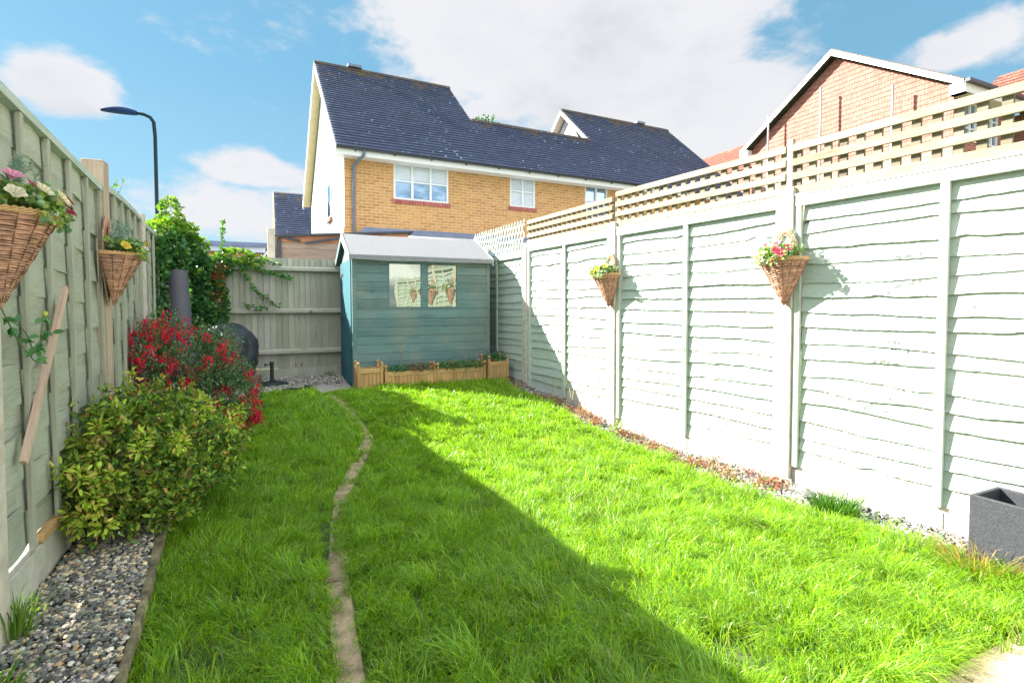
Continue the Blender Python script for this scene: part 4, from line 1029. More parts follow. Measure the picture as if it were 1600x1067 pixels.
o = shrub(iv, top, 1500, .055, .045, [(.16, .30, .04), (.24, .36, .05), (.10, .22, .04)], None, up=.3, shell=.4, matn='ivy'); o.name = 'backlit_foliage'  # top leaves coloured lighter, as if the sun shone through them
o = shrub(iv, [((-.60, 7.92, 1.5), (.07, .06, .26), 1), ((-.58, 7.95, 1.75), (.1, .05, .08), .6)], 130, .05, .04, [(.34, .13, .05), (.28, .17, .06)], None, shell=.5); o.name = 'rusty_foliage'
# trailing shoots
tr = [[(-.50, 8.1, 1.86), (-.2, 8.1, 1.82), (.05, 8.08, 1.72), (.30, 8.1, 1.66)], [(-.35, 8.1, 1.84), (-.25, 8.06, 1.6), (-.10, 8.06, 1.42), (.12, 8.06, 1.26)], [(-.45, 8.1, 1.88), (-.1, 8.1, 1.93), (.12, 8.1, 1.86), (.2, 8.1, 1.84)],
      [(-.56, 8.08, 1.9), (-.54, 7.95, 2.2), (-.53, 7.9, 2.36), (-.50, 7.9, 2.42)], [(-.3, 8.08, 1.28), (-.1, 8.1, 1.24), (.0, 8.1, 1.23)]]
mb = MB(); S = []
for k, pts in enumerate(tr):
    L = smoothline(pts); mb.tube(L, .004, 5, (.5, .5, .5)); S += [resample(L, .012)]*(2 if k in (0, 1) else 1)
mb.build('stems', M['bark'], iv, smooth=True, uv=False)
S = np.concatenate(S); n = 420; P = S[rng.integers(0, len(S), n)]+jit(n, .012)
V, F, C = leaves(P, norm(jit(n, 1)+np.array([.2, -.4, -.1])), norm(jit(n, .6)+np.array([0, -1, .8])), .045, .032, palette(n, [(.05, .17, .05), (.09, .24, .06), (.14, .28, .05)]))
mk('trailing_leaves', V, F, M['ivy'], iv, col=C, smooth=True)
# sapling tips beyond the left fence
sp = empty('sapling', (-1.3, 6.0, 0), label='wispy sapling twigs with a few small leaves rising behind the left fence', cat='tree')
mb = MB(); S = []
for pts in ([(-1.38, 6.0, .2), (-1.36, 6.0, 1.6), (-1.30, 6.0, 2.2), (-1.26, 6.0, 2.43)], [(-1.35, 6.0, 1.8), (-1.27, 6.0, 2.25), (-1.20, 6.0, 2.46)], [(-1.32, 6., 2.0), (-1.20, 6.0, 2.2)]):
    L = smoothline(pts); mb.tube(L, .0016, 4); S.append(L[len(L)//2:])
mb.build('trunk', M['bark'], sp); S = np.concatenate(S); n = 16; P = S[rng.integers(0, len(S), n)]+jit(n, .01)
V, F, C = leaves(P, norm(jit(n, 1)), norm(jit(n, 1)+np.array([0, 0, 1])), .035, .02, palette(n, [(.10, .2, .04)])); mk('foliage', V, F, M['leaf'], sp, col=C, smooth=True)

# ------------------------------------------------------------------ corner objects
ch = empty('patio_chimney', (-.92, 6.85, .2), label='tapered dark purple grey flue standing in front of the ivy', cat='chimney')
mb = MB(); mb.lathe([(.142, .95), (.132, 1.18), (.106, 1.60), (.098, 1.675), (.084, 1.675), (.085, 1.5)], (-.92, 6.9, 0), 28); mb.build('flue', M['flue'], ch, smooth=False)
mb = MB(); mb.lathe([(.10, .42), (.2, .5), (.25, .62), (.25, .75), (.2, .88), (.13, .95)], (-.92, 6.9, 0), 28); mb.build('fire_bowl', M['flue'], ch, smooth=True)
for k in range(3):
    a = k*2.09+.5; mb = MB(); mb.tube([(-.92+.1*math.cos(a), 6.9+.1*math.sin(a), .5), (-.92+.2*math.cos(a), 6.9+.2*math.sin(a), .22)], .015, 6); mb.build('leg', M['iron'], ch)
# barbecue under a cover
from mathutils import noise as mn
V = []; K = 56; prof = [(.001, 1.055), (.08, 1.052), (.16, 1.03), (.235, .985), (.30, .92), (.335, .83), (.345, .72), (.35, .62), (.35, .52), (.335, .42), (.295, .33), (.27, .27), (.25, .27)]
prof = [(np.interp(t, range(len(prof)), [p[0] for p in prof]), np.interp(t, range(len(prof)), [p[1] for p in prof])) for t in np.linspace(0, len(prof)-1, 44)]
for r, z in prof:
    for j in range(K):
        a = 2*math.pi*j/K; p = Vector((math.cos(a)*2.2, math.sin(a)*2.2, z*3.5))
        f = 1+.03*math.sin(a*5+z*16+2*mn.noise(p*.7))+.12*(mn.noise(p))+.10*abs(mn.noise(p*1.8+Vector((3, 1, 4))))-.07*abs(mn.noise(p*3.3+Vector((7, 1, 2))))+.018*math.sin(a*9+z*7)*min(1, max(0, (.75-z)*3))
        V.append((-.46+.90*r*f*math.cos(a), 7.42+.9*r*f*math.sin(a), z+.02*mn.noise(p*1.3)-.03*math.sin(a)*0))
n_ = len(prof); F = np.array([(i*K+j, (i+1)*K+j, (i+1)*K+(j+1) % K, i*K+(j+1) % K) for i in range(n_-1) for j in range(K)])
bb = empty('barbecue', (-.355, 7.42, .22), label='round kettle barbecue wrapped in a black wrinkled cover against the back fence', cat='barbecue')
mk('cover', V, [F], M['cover'], bb, col=(1, 1, 1), smooth=True)
for k in range(3):
    a = k*2.09+.6; mb = MB(); mb.tube([(-.46+.17*math.cos(a), 7.42+.17*math.sin(a), .4), (-.46+.22*math.cos(a), 7.42+.22*math.sin(a), .23)], .012, 6); mb.build('leg', M['iron'], bb)
pb = empty('parasol_base', (.03, 7.5, .24), label='round black parasol base with upright tube on the gravel', cat='parasol base')
mb = MB(); mb.lathe([(.205, .235), (.21, .25), (.19, .268), (.15, .272), (.14, .282), (.06, .292), (.04, .30)], (.03, 7.5, 0), 32, wob=lambda a, z: 1+.012*math.sin(a*16)); mb.build('base_plate', M['iron'], pb)
mb = MB(); mb.tube([(.03, 7.5, .29), (.03, 7.5, .53)], .024, 14); mb.tube([(.03, 7.5, .52), (.03, 7.5, .545)], .030, 14); mb.build('tube', M['iron'], pb)
mb = MB(); mb.tube([(.005, 7.49, .51), (-.045, 7.475, .51)], .007, 8); mb.tube([(-.045, 7.475, .495), (-.045, 7.475, .53)], .012, 8); mb.build('knob', M['iron'], pb)
tuft('dry_weed', (-.14, 7.75, .24), 60, .05, .2, [(.2, .17, .12), (.14, .12, .08)], 'grey wiry dead weed between the barbecue and the parasol base', 'weed', .5, .0015)
tuft('dry_weed', (.80, 8.05, .24), 40, .06, .1, [(.12, .2, .05), (.2, .22, .08)], 'small green weed at the foot of the back fence next to the shed', 'weed', .5, .002)

# ------------------------------------------------------------------ neighbours' sheds beyond the back fence
ns = empty('neighbour_shed', (1.2, 9.6, 0), label='weathered grey brown plank shed with dark roof edge behind the back fence', cat='shed')
mb = MB()
for i in range(12): mb.box((.17, 9.0+.004*(i % 2), .42+i*.16), (2.2, 9.03+.004*(i % 2), .42+i*.16+.156), (1+rng.normal(0, .12),)*3)
mb.box((.17, 9.04, .2), (2.2, 11, 2.28)); mb.build('wall', M['greywood'], ns)
mb = MB(); mb.box((.13, 8.96, .2), (.20, 8.998, 2.30)); mb.build('corner_post', M['black'], ns)
mb = MB(); mb.add([(.08, 8.93, 2.33), (2.28, 8.93, 2.52), (2.28, 11.1, 2.42), (.08, 11.1, 2.25), (.08, 8.93, 2.37), (2.28, 8.93, 2.55), (2.28, 11.1, 2.46), (.08, 11.1, 2.29)], [(3,2,1,0),(4,5,6,7),(0,1,5,4),(1,2,6,5),(2,3,7,6),(3,0,4,7)]); mb.build('roof', M['black'], ns)
mb = MB(); mb.add([(.2, 8.985, 2.34), (2.2, 8.985, 2.50), (2.2, 8.985, 2.30), (.2, 8.985, 2.27), (.2, 8.999, 2.34), (2.2, 8.999, 2.50), (2.2, 8.999, 2.30), (.2, 8.999, 2.27)], [(3,2,1,0),(4,5,6,7),(0,1,5,4),(1,2,6,5),(2,3,7,6),(3,0,4,7)]); mb.build('fascia', M['redwood'], ns)
mb = MB(); mb.bar((.22, 8.96, 2.34), (.48, 8.96, 2.29), .03, .035); mb.bar((.55, 8.95, 2.26), (1.15, 8.95, 2.38), .03, .035); mb.build('loose_batten', M['black'], ns)
cp = MB(); cp.box((.0, 8.55, .1), (.105, 8.65, 2.42)); o = cp.build('concrete_post', M['post'], bev=.012); tag(o, 'lone concrete post rising just behind the back fence left of the plank shed', 'post')
ga = empty('garage', (-.8, 14, 0), label='low flat roofed garage with terracotta fascia far behind the ivy corner', cat='garage')
mb = MB(); mb.box((-3.6, 13.0, .2), (-.12, 16, 2.42)); mb.build('wall', M['redwood'], ga)
mb = MB(); mb.box((-3.7, 13.6, 2.62), (.0, 16.2, 2.72)); mb.box((-3.7, 12.9, 2.421), (.02, 16.2, 2.44)); mb.build('roof', M['lead'], ga)
mb = MB(); mb.box((-3.65, 13.7, 2.441), (-.05, 16.1, 2.619)); mb.build('fascia', M['white'], ga)
mb = MB(); mb.bar((-.20, 12.9, 2.2), (.0, 12.9, 2.45), .03, .05, up=(0, 1, 0)); mb.build('bargeboard', M['white'], ga)

# ------------------------------------------------------------------ houses
def window(parent, xf, u0, u1, z0, z1, cols, rows, w0=-.03, sill=None, blind=0, fw=.05, lights=None):
    """window in a wall plane; local x=u, y=depth (neg = out), z"""
    mb = MB(xf); d0, d1 = w0, w0+.06
    mb.box((u0, d0, z0), (u0+fw, d1, z1)); mb.box((u1-fw, d0, z0), (u1, d1, z1)); mb.box((u0+fw, d0, z0), (u1-fw, d1, z0+fw)); mb.box((u0+fw, d0, z1-fw), (u1-fw, d1, z1))
    for k in range(1, cols): c = u0+(u1-u0)*k/cols; mb.box((c-fw*.55, d0-.006, z0+fw*.5), (c+fw*.55, d1-.006, z1-fw*.5))
    for k in range(1, rows): c = z0+(z1-z0)*k/rows; mb.box((u0+fw*.5, d0+.004, c-.018), (u1-fw*.5, d1-.01, c+.018))
    f = mb.build('window', M['white'], parent)
    mb = MB(xf); mb.box((u0+.01, d1-.015, z0+.01), (u1-.01, d1-.006, z1-.01)); mb.build('pane', M['glass'], f)
    if blind:
        mb = MB(xf); nn = int((z1-z0)*blind/.035)
        for k in range(nn): z = z1-fw-.035*k; mb.box((u0+fw, d1-.020, z-.028), (u1-fw, d1-.0152, z))
        mb.build('blind', M['blind'], f)
    if sill:
        mb = MB(xf); mb.box((u0-.03, d0-.05, z0-.03), (u1+.03, d1, z0-.001)); mb.build('sill', M['white'], f)
    return f
def wall_holes(mb, u0, u1, z0, z1, d0, d1, holes):
    us = sorted({u0, u1, *[h[0] for h in holes], *[h[1] for h in holes]}); zs = sorted({z0, z1, *[h[2] for h in holes], *[h[3] for h in holes]})
    inh = lambda u, z: any(h[0] < u < h[1] and h[2] < z < h[3] for h in holes)
    for a, b in zip(us[:-1], us[1:]):
        for c, d in zip(zs[:-1], zs[1:]):
            if not inh((a+b)/2, (c+d)/2): mb.add([(a, d0, c), (b, d0, c), (b, d0, d), (a, d0, d)], [(0, 1, 2, 3)])
    for h in holes:
        a, b, c, d = h
        mb.add([(a, d0, c), (b, d0, c), (b, d0, d), (a, d0, d), (a, d1, c), (b, d1, c), (b, d1, d), (a, d1, d)], [(0, 4, 5, 1), (2, 6, 7, 3), (1, 5, 6, 2), (3, 7, 4, 0)])
def rot_xf(o, deg):
    a = R_(deg); c, s = math.cos(a), math.sin(a); o = np.array(o)
    def f(V): V = np.asarray(V, float); return np.stack([V[:, 0]*c-V[:, 1]*s, V[:, 0]*s+V[:, 1]*c, V[:, 2]], 1)+o
    return f
def courses(mb, x0, x1, p0, p1, step, lift, moss_from=None, sg=1):
    """tile courses on a slope from p0=(y,z) eave to p1=(y,z) ridge"""
    p0 = np.array(p0, float); p1 = np.array(p1, float); L = np.linalg.norm(p1-p0); d = (p1-p0)/L; nrm = np.array([-d[1], d[0]])*sg
    n_ = int(round(L/step)); st = L/n_
    for i in range(n_):
        a = p0+d*st*i; b = p0+d*(st*(i+1)); la, lb = nrm*lift, nrm*lift*.15; xs = np.linspace(x0, x1, max(2, int((x1-x0)/.33)+1))
        V = []
        ja = rng.normal(0, .003, len(xs))
        for x, j in zip(xs, ja):
            q1 = a+la*(1+j*10); q2 = b+lb; q0 = a
            V += [(x, q0[0], q0[1]), (x, q1[0], q1[1]), (x, q2[0], q2[1])]
        F = []
        for k in range(len(xs)-1):
            F += [(3*k, 3*k+3, 3*k+4, 3*k+1), (3*k+1, 3*k+4, 3*k+5, 3*k+2)]
        F += [(0, 1, 2)]+[(3*len(xs)-1, 3*len(xs)-2, 3*len(xs)-3)]
        t = 1-i/n_ if moss_from is None else min(1, max(0, (moss_from-i/n_)*4+.2))
        if sg < 0: F = [f[::-1] for f in F]
        mb.add(V, F, (t, t, t))
H = rot_xf((1.73, 13.5, 0), 1.8)
hs = empty('brick_house', (6, 16, .2), label='yellow brick house with dark slate roofs and white windows behind the shed', cat='house')
WINS = [(1.22, 2.70, 3.98, 4.93), (4.54, 5.36, 4.07, 4.96), (7.10, 7.95, 3.95, 4.96)]
EV = (-.35, 5.06); RG_ = (3.80, 8.66); BE = (7.95, 5.06); XA, XC, XD = 4.1, 8.80, 13.9; tb = .48
RGB = (EV[0]+(RG_[0]-EV[0])*.535, EV[1]+(RG_[1]-EV[1])*.535)
mb = MB(H); wall_holes(mb, 0, 13.7, .2, 4.95, 0, .12, WINS); mb.box((0, .121, .2), (13.7, .3, 3.2)); mb.build('front_wall', M['brick'], hs)
# rendered gable ends
mb = MB(H); mb.add([(0.02, .01, .2), (0.02, 7.6, .2), (0.02, 7.6, 5.0), (0.02, 3.8, 8.45), (0.02, .01, 5.0)], [(0, 4, 3, 2, 1)]); mb.box((.1, 7.4, .2), (13.6, 7.6, 5.0))
g1 = mb.build('gable_wall', M['render'], hs)
mb = MB(H); mb.add([(XC+.06, 1.0, 5.0), (XC+.06, 7.6, 5.0), (XC+.06, 3.8, 8.45)], [(0, 2, 1)]); mb.build('gable_wall', M['render'], hs)
mb = MB(H); mb.add([(13.6, 0.1, .2), (13.6, 7.6, .2), (13.6, 7.6, 5.0), (13.6, 3.8, 8.4), (13.6, .1, 5.0)], [(0, 1, 2, 3, 4)]); mb.build('gable_wall', M['render'], hs)
GX = lambda V: H(np.stack([-np.asarray(V)[:, 1]*-1, -np.asarray(V)[:, 0], np.asarray(V)[:, 2]], 1))
def gxf(V):
    V = np.asarray(V, float); return H(np.stack([V[:, 1]+.0, V[:, 0], V[:, 2]], 1))
mb = MB(gxf); mb.box((2.2, -.02, 3.75), (2.9, .012, 4.75)); w_ = mb.build('window', M['white'], hs)
mb = MB(gxf); mb.box((2.26, -.028, 3.81), (2.84, -.021, 4.69)); mb.build('pane', M['glass'], w_)
mb = MB(gxf); mb.box((2.15, -.06, 3.66), (2.95, .012, 3.745)); mb.build('sill', M['redbrick'], w_)
for k, w in enumerate(WINS):
    a, b, c, d = w
    window(hs, H, a, b, c, d, [3, 2, 2][k], 2, .01, blind=[.42, .95, 0][k])
    if k < 2:
        mb = MB(H)
        nb_ = int((b-a+.1)/.075)
        for j in range(nb_): x = a-.05+j*(b-a+.1)/nb_; mb.box((x+.004, -.03, c-.105), (x+(b-a+.1)/nb_-.004, .1, c-.003), (1+rng.normal(0, .1),)*3)
        mb.build('window_sill', plain('red_sill_brick', (.40, .13, .12), .9), hs)
# roof, front and back slopes
mb = MB(H)
courses(mb, -.22, XA, EV, RG_, .155, .030, .88 and None); courses(mb, XA, XC-.20, EV, RGB, .155, .030); courses(mb, XC-.20, XD, EV, RG_, .155, .030)
for (a, b, r, e) in ((-.22, XA, RG_, BE), (XA, XC-.20, RGB, (BE[0], BE[1])), (XC-.20, XD, RG_, BE)):
    mb.add([(a, r[0], r[1]), (b, r[0], r[1]), (b, e[0], e[1] if r is RG_ else r[1]-.9), (a, e[0], e[1] if r is RG_ else r[1]-.9)], [(0, 1, 2, 3)])
    mb.add([(a, r[0], r[1]-.02), (b, r[0], r[1]-.02), (b, EV[0], EV[1]-.02), (a, EV[0], EV[1]-.02)], [(0, 1, 2, 3)][::-1])
rfh = mb.build('roof', M['slate'], hs)
for (a, b, r) in ((-.24, XA+.02, RG_), (XA+.02, XC-.22, RGB), (XC-.22, XD+.02, RG_)):
    mb = MB(H); xs = np.arange(a, b-.05, .42)
    for x in xs:
        e = min(b, x+.415); pts = [(x, r[0]-.10, r[1]-.045), (x, r[0]-.06, r[1]+.035), (x, r[0], r[1]+.065), (x, r[0]+.06, r[1]+.035), (x, r[0]+.1, r[1]-.045)]
        V = pts+[(e, p[1], p[2]) for p in pts]; mb.add(V, [(j, j+1, j+6, j+5) for j in range(4)]+[(0, 1, 2, 3, 4), (9, 8, 7, 6, 5)], (.45+.1*rng.random(),)*3)
    mb.build('ridge_tiles', slate('mossy_ridge_%d' % len(bpy.data.materials), (.10, .075, .06), (.07, .06, .06), (.22, .15, .05), (.3, .25, .2)), rfh)
mb = MB(H)
for (x, r) in ((.75, RG_), (XC+3.4, RG_)): mb.box((x, r[0]-.12, r[1]+.05), (x+.42, r[0]+.12, r[1]+.13))
mb.build('ridge_vent', M['lead'], rfh)
# verges / bargeboards
def barge(x, p, q, m, t=.03, h=.20, nm='bargeboard', w2=None):
    mb = MB(H); (y0, z0), (y1, z1) = p, q
    xb = x+t if w2 is None else x+w2
    mb.add([(x, y0, z0-.02), (x, y1, z1-.02), (x, y1, z1-h), (x, y0, z0-h), (xb, y0, z0-.02), (xb, y1, z1-.02), (xb, y1, z1-h), (xb, y0, z0-h)], [(0,1,2,3),(7,6,5,4),(0,4,5,1),(1,5,6,2),(2,6,7,3),(3,7,4,0)])
    mb.build(nm, m, hs)
barge(-.25, EV, RG_, M['white']); barge(-.25, BE, RG_, M['white'])
barge(-.219, (EV[0]+.1, EV[1]-.02), (RG_[0], RG_[1]-.1), M['cream'], h=.10, nm='soffit', w2=.23); barge(-.219, (BE[0]-.1, BE[1]-.02), (RG_[0], RG_[1]-.1), M['cream'], h=.10, nm='soffit', w2=.23)
barge(XC-.23, RGB, RG_, M['white'], h=.17); barge(XC-.23, BE, RG_, M['white'], h=.17); barge(XC-.199, (BE[0]-.1, BE[1]-.02), (RG_[0], RG_[1]-.1), M['cream'], h=.10, nm='soffit', w2=.24)
# fascia, soffit, gutter, downpipe
mb = MB(H); mb.box((-.22, EV[0]-.01, EV[1]-.20), (XD, EV[0]+.015, EV[1]-.03)); mb.build('fascia', M['white'], hs)
mb = MB(H); mb.box((-.22, EV[0]+.016, EV[1]-.20), (XD, .0, EV[1]-.18)); mb.build('soffit', M['white'], hs)
mb = MB(H); V = []
for x in (-.24, XD+.02):
    for k in range(7): a = math.pi*k/6; V.append((x, EV[0]-.065-.055*math.cos(a), EV[1]-.02-.055*math.sin(a)))
mb.add(V, [(j, j+1, j+8, j+7) for j in range(6)]+[tuple(range(7)), tuple(range(13, 6, -1))]); gt = mb.build('gutter', M['black'], hs)
mb = MB(H)
for k in range(15): x = .2+k*.95; mb.box((x, EV[0]-.06, EV[1]-.10), (x+.03, EV[0]-.011, EV[1]-.03))
mb.build('gutter_bracket', M['black'], gt)
mb = MB(H); mb.tube([(.42, EV[0]-.06, 5.0), (.40, EV[0]-.06, 4.88), (.24, -.06, 4.72), (.22, -.05, 4.6), (.22, -.05, .3)], .036, 10); mb.build('downpipe', M['bluegrey'], hs, smooth=True)
# lean-to conservatory on the house
cs_ = empty('conservatory', (3, 12, .2), label='white lean to conservatory roof with lead flashing against the brick house', cat='conservatory')
mb = MB(H); mb.add([(.5, -.01, 3.22), (9.6, -.01, 3.22), (9.6, -.16, 3.06), (.3, -.16, 3.06), (.5, -.001, 3.20), (9.6, -.001, 3.20), (9.6, -.14, 3.03), (.3, -.14, 3.03)], [(0, 3, 2, 1), (4, 5, 6, 7), (3, 7, 6, 2), (0, 1, 5, 4)]); mb.build('flashing', M['lead'], cs_)
mb = MB(H); mb.add([(.6, -.10, 3.06), (9.6, -.10, 3.06), (9.6, -2.2, 2.75), (.6, -2.2, 2.75), (.6, -.10, 3.02), (9.6, -.10, 3.02), (9.6, -2.2, 2.71), (.6, -2.2, 2.71)], [(0, 3, 2, 1), (4, 5, 6, 7), (3, 7, 6, 2), (0, 4, 7, 3), (1, 2, 6, 5)]); mb.build('roof', M['white'], cs_)
mb = MB(H); mb.box((.7, -2.1, .2), (9.5, -.3, 2.70)); mb.build('wall', M['white'], cs_)
for k in range(10): mb = MB(H); mb.box((.8+k*.9, -2.13, 1.2), (1.55+k*.9, -2.101, 2.5)); mb.build('window', M['glass'], cs_)
# leafy shoots behind the roof ridge
trr = empty('tree', (13.4, 31, .2), label='tree whose top leaves just peek over the slate ridge right of centre', cat='tree')
mb = MB(); mb.tube([(13.4, 31, .2), (13.6, 31, 6), (13.5, 31, 12.2)], [.25, .18, .05], 8); 
for dx in (-.9, .9, 1.4): mb.tube([(13.5, 31, 8+dx), (13.5+dx, 31, 11.5)], .05, 5)
mb.build('trunk', M['bark'], trr); shrub(trr, [((12.6, 31, 11.6), (1.2, 1.2, 1.5), 2), ((14.6, 31, 11.2), (1.3, 1, 1.3), 2), ((13.6, 31, 10), (2.0, 1.5, 2), 4)], 2500, .22, .14, [(.05, .13, .06), (.07, .18, .08)], None).name = 'crown'

# small far house, left
fh = empty('far_house', (1.2, 24, .2), label='small distant dark slate roof left of the brick house', cat='house')
mb = MB(); mb.box((.42, 21.9, .2), (3.2, 27.6, 3.6)); mb.add([(.42, 21.9, 3.6), (.42, 27.6, 3.6), (.42, 24.6, 6.0)], [(0, 2, 1)]); mb.build('wall', M['render'], fh)
mb = MB(); courses(mb, .28, 3.3, (21.6, 3.45), (24.6, 6.05), .15, .03); mb.add([(.28, 24.6, 6.05), (3.3, 24.6, 6.05), (3.3, 27.8, 3.4), (.28, 27.8, 3.4)], [(0, 1, 2, 3)]); mb.build('roof', M['slate'], fh)
mb = MB(); mb.add([(.25, 21.55, 3.42), (.25, 24.6, 6.08), (.25, 24.6, 5.86), (.25, 21.55, 3.2), (.279, 21.55, 3.42), (.279, 24.6, 6.08), (.279, 24.6, 5.86), (.279, 21.55, 3.2)], [(0,1,2,3),(7,6,5,4),(0,4,5,1),(1,5,6,2),(2,6,7,3),(3,7,4,0)])
mb.add([(.25, 27.8, 3.3), (.25, 24.6, 6.08), (.25, 24.6, 5.86), (.25, 27.8, 3.1), (.279, 27.8, 3.3), (.279, 24.6, 6.08), (.279, 24.6, 5.86), (.279, 27.8, 3.1)], [(0,1,2,3),(7,6,5,4),(0,4,5,1),(1,5,6,2),(2,6,7,3),(3,7,4,0)]); mb.build('bargeboard', M['cream'], fh)

# tile hung gable house on the right
th_ = empty('tile_hung_house', (19.5, 11.8, .2), label='tall red tile hung gable house with white bargeboards above the right fence', cat='house')
GY0, GY1, GA, GE, GT = 8.35, 15.15, 11.78, 7.42, 9.60; XW = 17.6
def gy(z):  # half-range of gable at height z
    if z <= GE: return GY0, GY1
    t = (z-GE)/(GT-GE); return GY0+(GA-GY0)*t, GY1+(GA-GY1)*t
mb = MB(); z = 5.9; row = .155; i = 0
while z < GT-.05:
    a0, b0 = gy(z); a1, b1 = gy(z+row); K = max(1, int((b0-a0)/.17)); t = 1+rng.normal(0, .04)
    band = 24 <= i <= 25 or i in (99,)
    ysA = np.linspace(a0, b0, K+1); V = []; F = []
    for k in range(K):
        ya, yb = ysA[k], ysA[k+1]-.004; o_ = len(V); ym = (ya+yb)/2; l = .017+.004*rng.random()
        yc, yd = max(ya, a1), min(yb, b1)
        if band: V += [(XW-l, ya, z+.03), (XW-l, ym, z-.035), (XW-l, yb, z+.03), (XW-.006, max(yc, a1), z+row), (XW-.006, min(yd, b1), z+row)]; F += [(o_, o_+1, o_+2, o_+4, o_+3)[::-1]]
        else:
            V += [(XW, ya, z), (XW-l, ya, z), (XW-.006, yc, z+row), (XW, yb, z), (XW-l, yb, z), (XW-.006, yd, z+row)]
            F += [(o_, o_+1, o_+4, o_+3), (o_+1, o_+2, o_+5, o_+4)]
    mb.add(V, F, (t,)*3); z += row; i += 1
mb.build('hung_tiles', M['tilehung'], th_)
mb = MB(); mb.add([(XW+.004, GY0, .2), (XW+.004, GY1, .2), (XW+.004, GY1, GE), (XW+.004, GA, GT), (XW+.004, GY0, GE)], [(0, 4, 3, 2, 1)]); mb.add([(XW-.012, GY0, .2), (XW-.012, GY1, .2), (XW-.012, GY1, 5.9), (XW-.012, GY0, 5.9)], [(0, 3, 2, 1)]); mb.build('gable_wall', M['palebrick'], th_)
mb = MB(); fx = lambda V: np.stack([np.asarray(V)[:, 0]+XW, np.asarray(V)[:, 1]+GY0, np.asarray(V)[:, 2]], 1)
W2 = [(.55, 1.25, 6.0, 7.1), (1.75, 2.45, 6.0, 7.1), (.55, 1.4, 3.6, 4.8)]
mb = MB(fx); wall_holes(mb, 0, 2.9, .2, 7.3, 0, .12, W2); mb.build('side_wall', M['redbrick'], th_)
for w in W2: window(th_, fx, *w, 2, 3, .02, sill=1)
mb = MB(); mb.box((XW-.05, 13.35, 6.15), (XW-.035, 13.8, 6.95)); mb.build('vent_panel', M['white'], th_)
mb = MB(); OV = .28
e0 = (GY0-.35, GE-.02); e1 = (GY1+.35, GE-.02); ap = (GA, GT+.22)
for e in (e0, e1):
    mb.add([(XW-OV, ap[0], ap[1]), (XW+8, ap[0], ap[1]), (XW+8, e[0], e[1]), (XW-OV, e[0], e[1]), (XW-OV, ap[0], ap[1]+.07), (XW+8, ap[0], ap[1]+.07), (XW+8, e[0], e[1]+.07), (XW-OV, e[0], e[1]+.07)],
           [(0, 1, 2, 3), (7, 6, 5, 4), (0, 3, 7, 4), (3, 2, 6, 7), (1, 5, 6, 2)])
mb.build('roof', slate('dark_verge_roof', (.10, .085, .075), (.08, .07, .06), (.3, .22, .05), (.3, .25, .2)), th_)
for e in (e0, e1):
    mb = MB(); x = XW-OV-.03
    mb.add([(x, ap[0], ap[1]+.02), (x, e[0], e[1]+.02), (x, e[0], e[1]-.15), (x, ap[0], ap[1]-.17), (x+.029, ap[0], ap[1]+.02), (x+.029, e[0], e[1]+.02), (x+.029, e[0], e[1]-.15), (x+.029, ap[0], ap[1]-.17)], [(0,1,2,3),(7,6,5,4),(0,4,5,1),(1,5,6,2),(2,6,7,3),(3,7,4,0)])
    mb.build('bargeboard', M['white'], th_)
mb = MB(); mb.box((XW-OV, GY0-.38, GE-.32), (XW+3.2, GY0-.355, GE-.03)); mb.box((XW-OV, GY0-.354, GE-.32), (XW+3.2, GY0-.001, GE-.30)); mb.box((XW-OV-.001, GY0-.354, GE-.32), (XW-.02, GY0-.001, GE-.03)); mb.build('fascia', M['white'], th_)
mb = MB(); mb.box((XW-OV-.001, GY1+.0, GE-.30), (XW-.02, GY1+.35, GE-.03)); mb.build('fascia', M['white'], th_)
mb = MB(); mb.box((XW-OV-.02, GY0-.50, GE-.08), (XW+3.3, GY0-.381, GE+.01)); mb.build('gutter', M['black'], th_)
for k, (y, zt_, lb) in enumerate([(14.06, 8.35, 'thin grey pole leftmost in front of the tile hung gable'), (12.0, 8.62, 'thin grey pole in the middle of the tile hung gable below its apex'), (9.72, 7.85, 'thin grey pole on the right part of the tile hung gable')]):
    mb = MB(); mb.tube([(17.15, y, .2), (17.15, y, zt_)], .035, 10); mb.tube([(17.15, y, zt_), (17.15, y, zt_+.02)], .045, 10); o = mb.build('metal_pole', plain('galvanised_%d' % k, (.36, .36, .38), .45, .4), smooth=False); tag(o, lb, 'pole', 'thin poles by the tile hung house')
mb = MB(); mb.tube([(22.3, 24.2, .2), (22.3, 24.2, 9.0)], .045, 8); o = mb.build('metal_pole', M['lead']); tag(o, 'short pole tip above the trellis at the right end of the slate roof', 'pole', 'thin poles by the tile hung house')
# red roofs
rr_ = empty('red_roof_house', (28, 26, .2), label='distant long red tiled roof between slate roof and tile hung gable', cat='house')
yx = lambda V: np.stack([np.asarray(V)[:, 1], np.asarray(V)[:, 0], np.asarray(V)[:, 2]], 1)
mb = MB(yx); courses(mb, 18.0, 36., (22.6, 8.3), (26.0, 10.8), .3, .035); mb.add([(18., 26, 10.8), (36, 26, 10.8), (36, 29.4, 8.3), (18, 29.4, 8.3)], [(3, 2, 1, 0)]); mb.build('roof', M['redtile'], rr_)
mb = MB(); mb.box((23, 18.2, .2), (29, 35.8, 8.3)); mb.build('wall', M['redbrick'], rr_)
r2 = empty('red_roof_house', (24, 5, .2), label='house with a red tiled roof at the far right edge above the trellis', cat='house')
mb = MB(yx); courses(mb, 1.0, 10.1, (21.0, 7.2), (24.2, 9.55), .3, .035); mb.add([(1., 24.2, 9.55), (10.1, 24.2, 9.55), (10.1, 27.4, 7.2), (1, 27.4, 7.2)], [(3, 2, 1, 0)]); mb.build('roof', M['redtile'], r2)
mb = MB(); mb.box((21.4, 1.2, .2), (27, 9.9, 7.2)); mb.build('wall', M['redbrick'], r2)

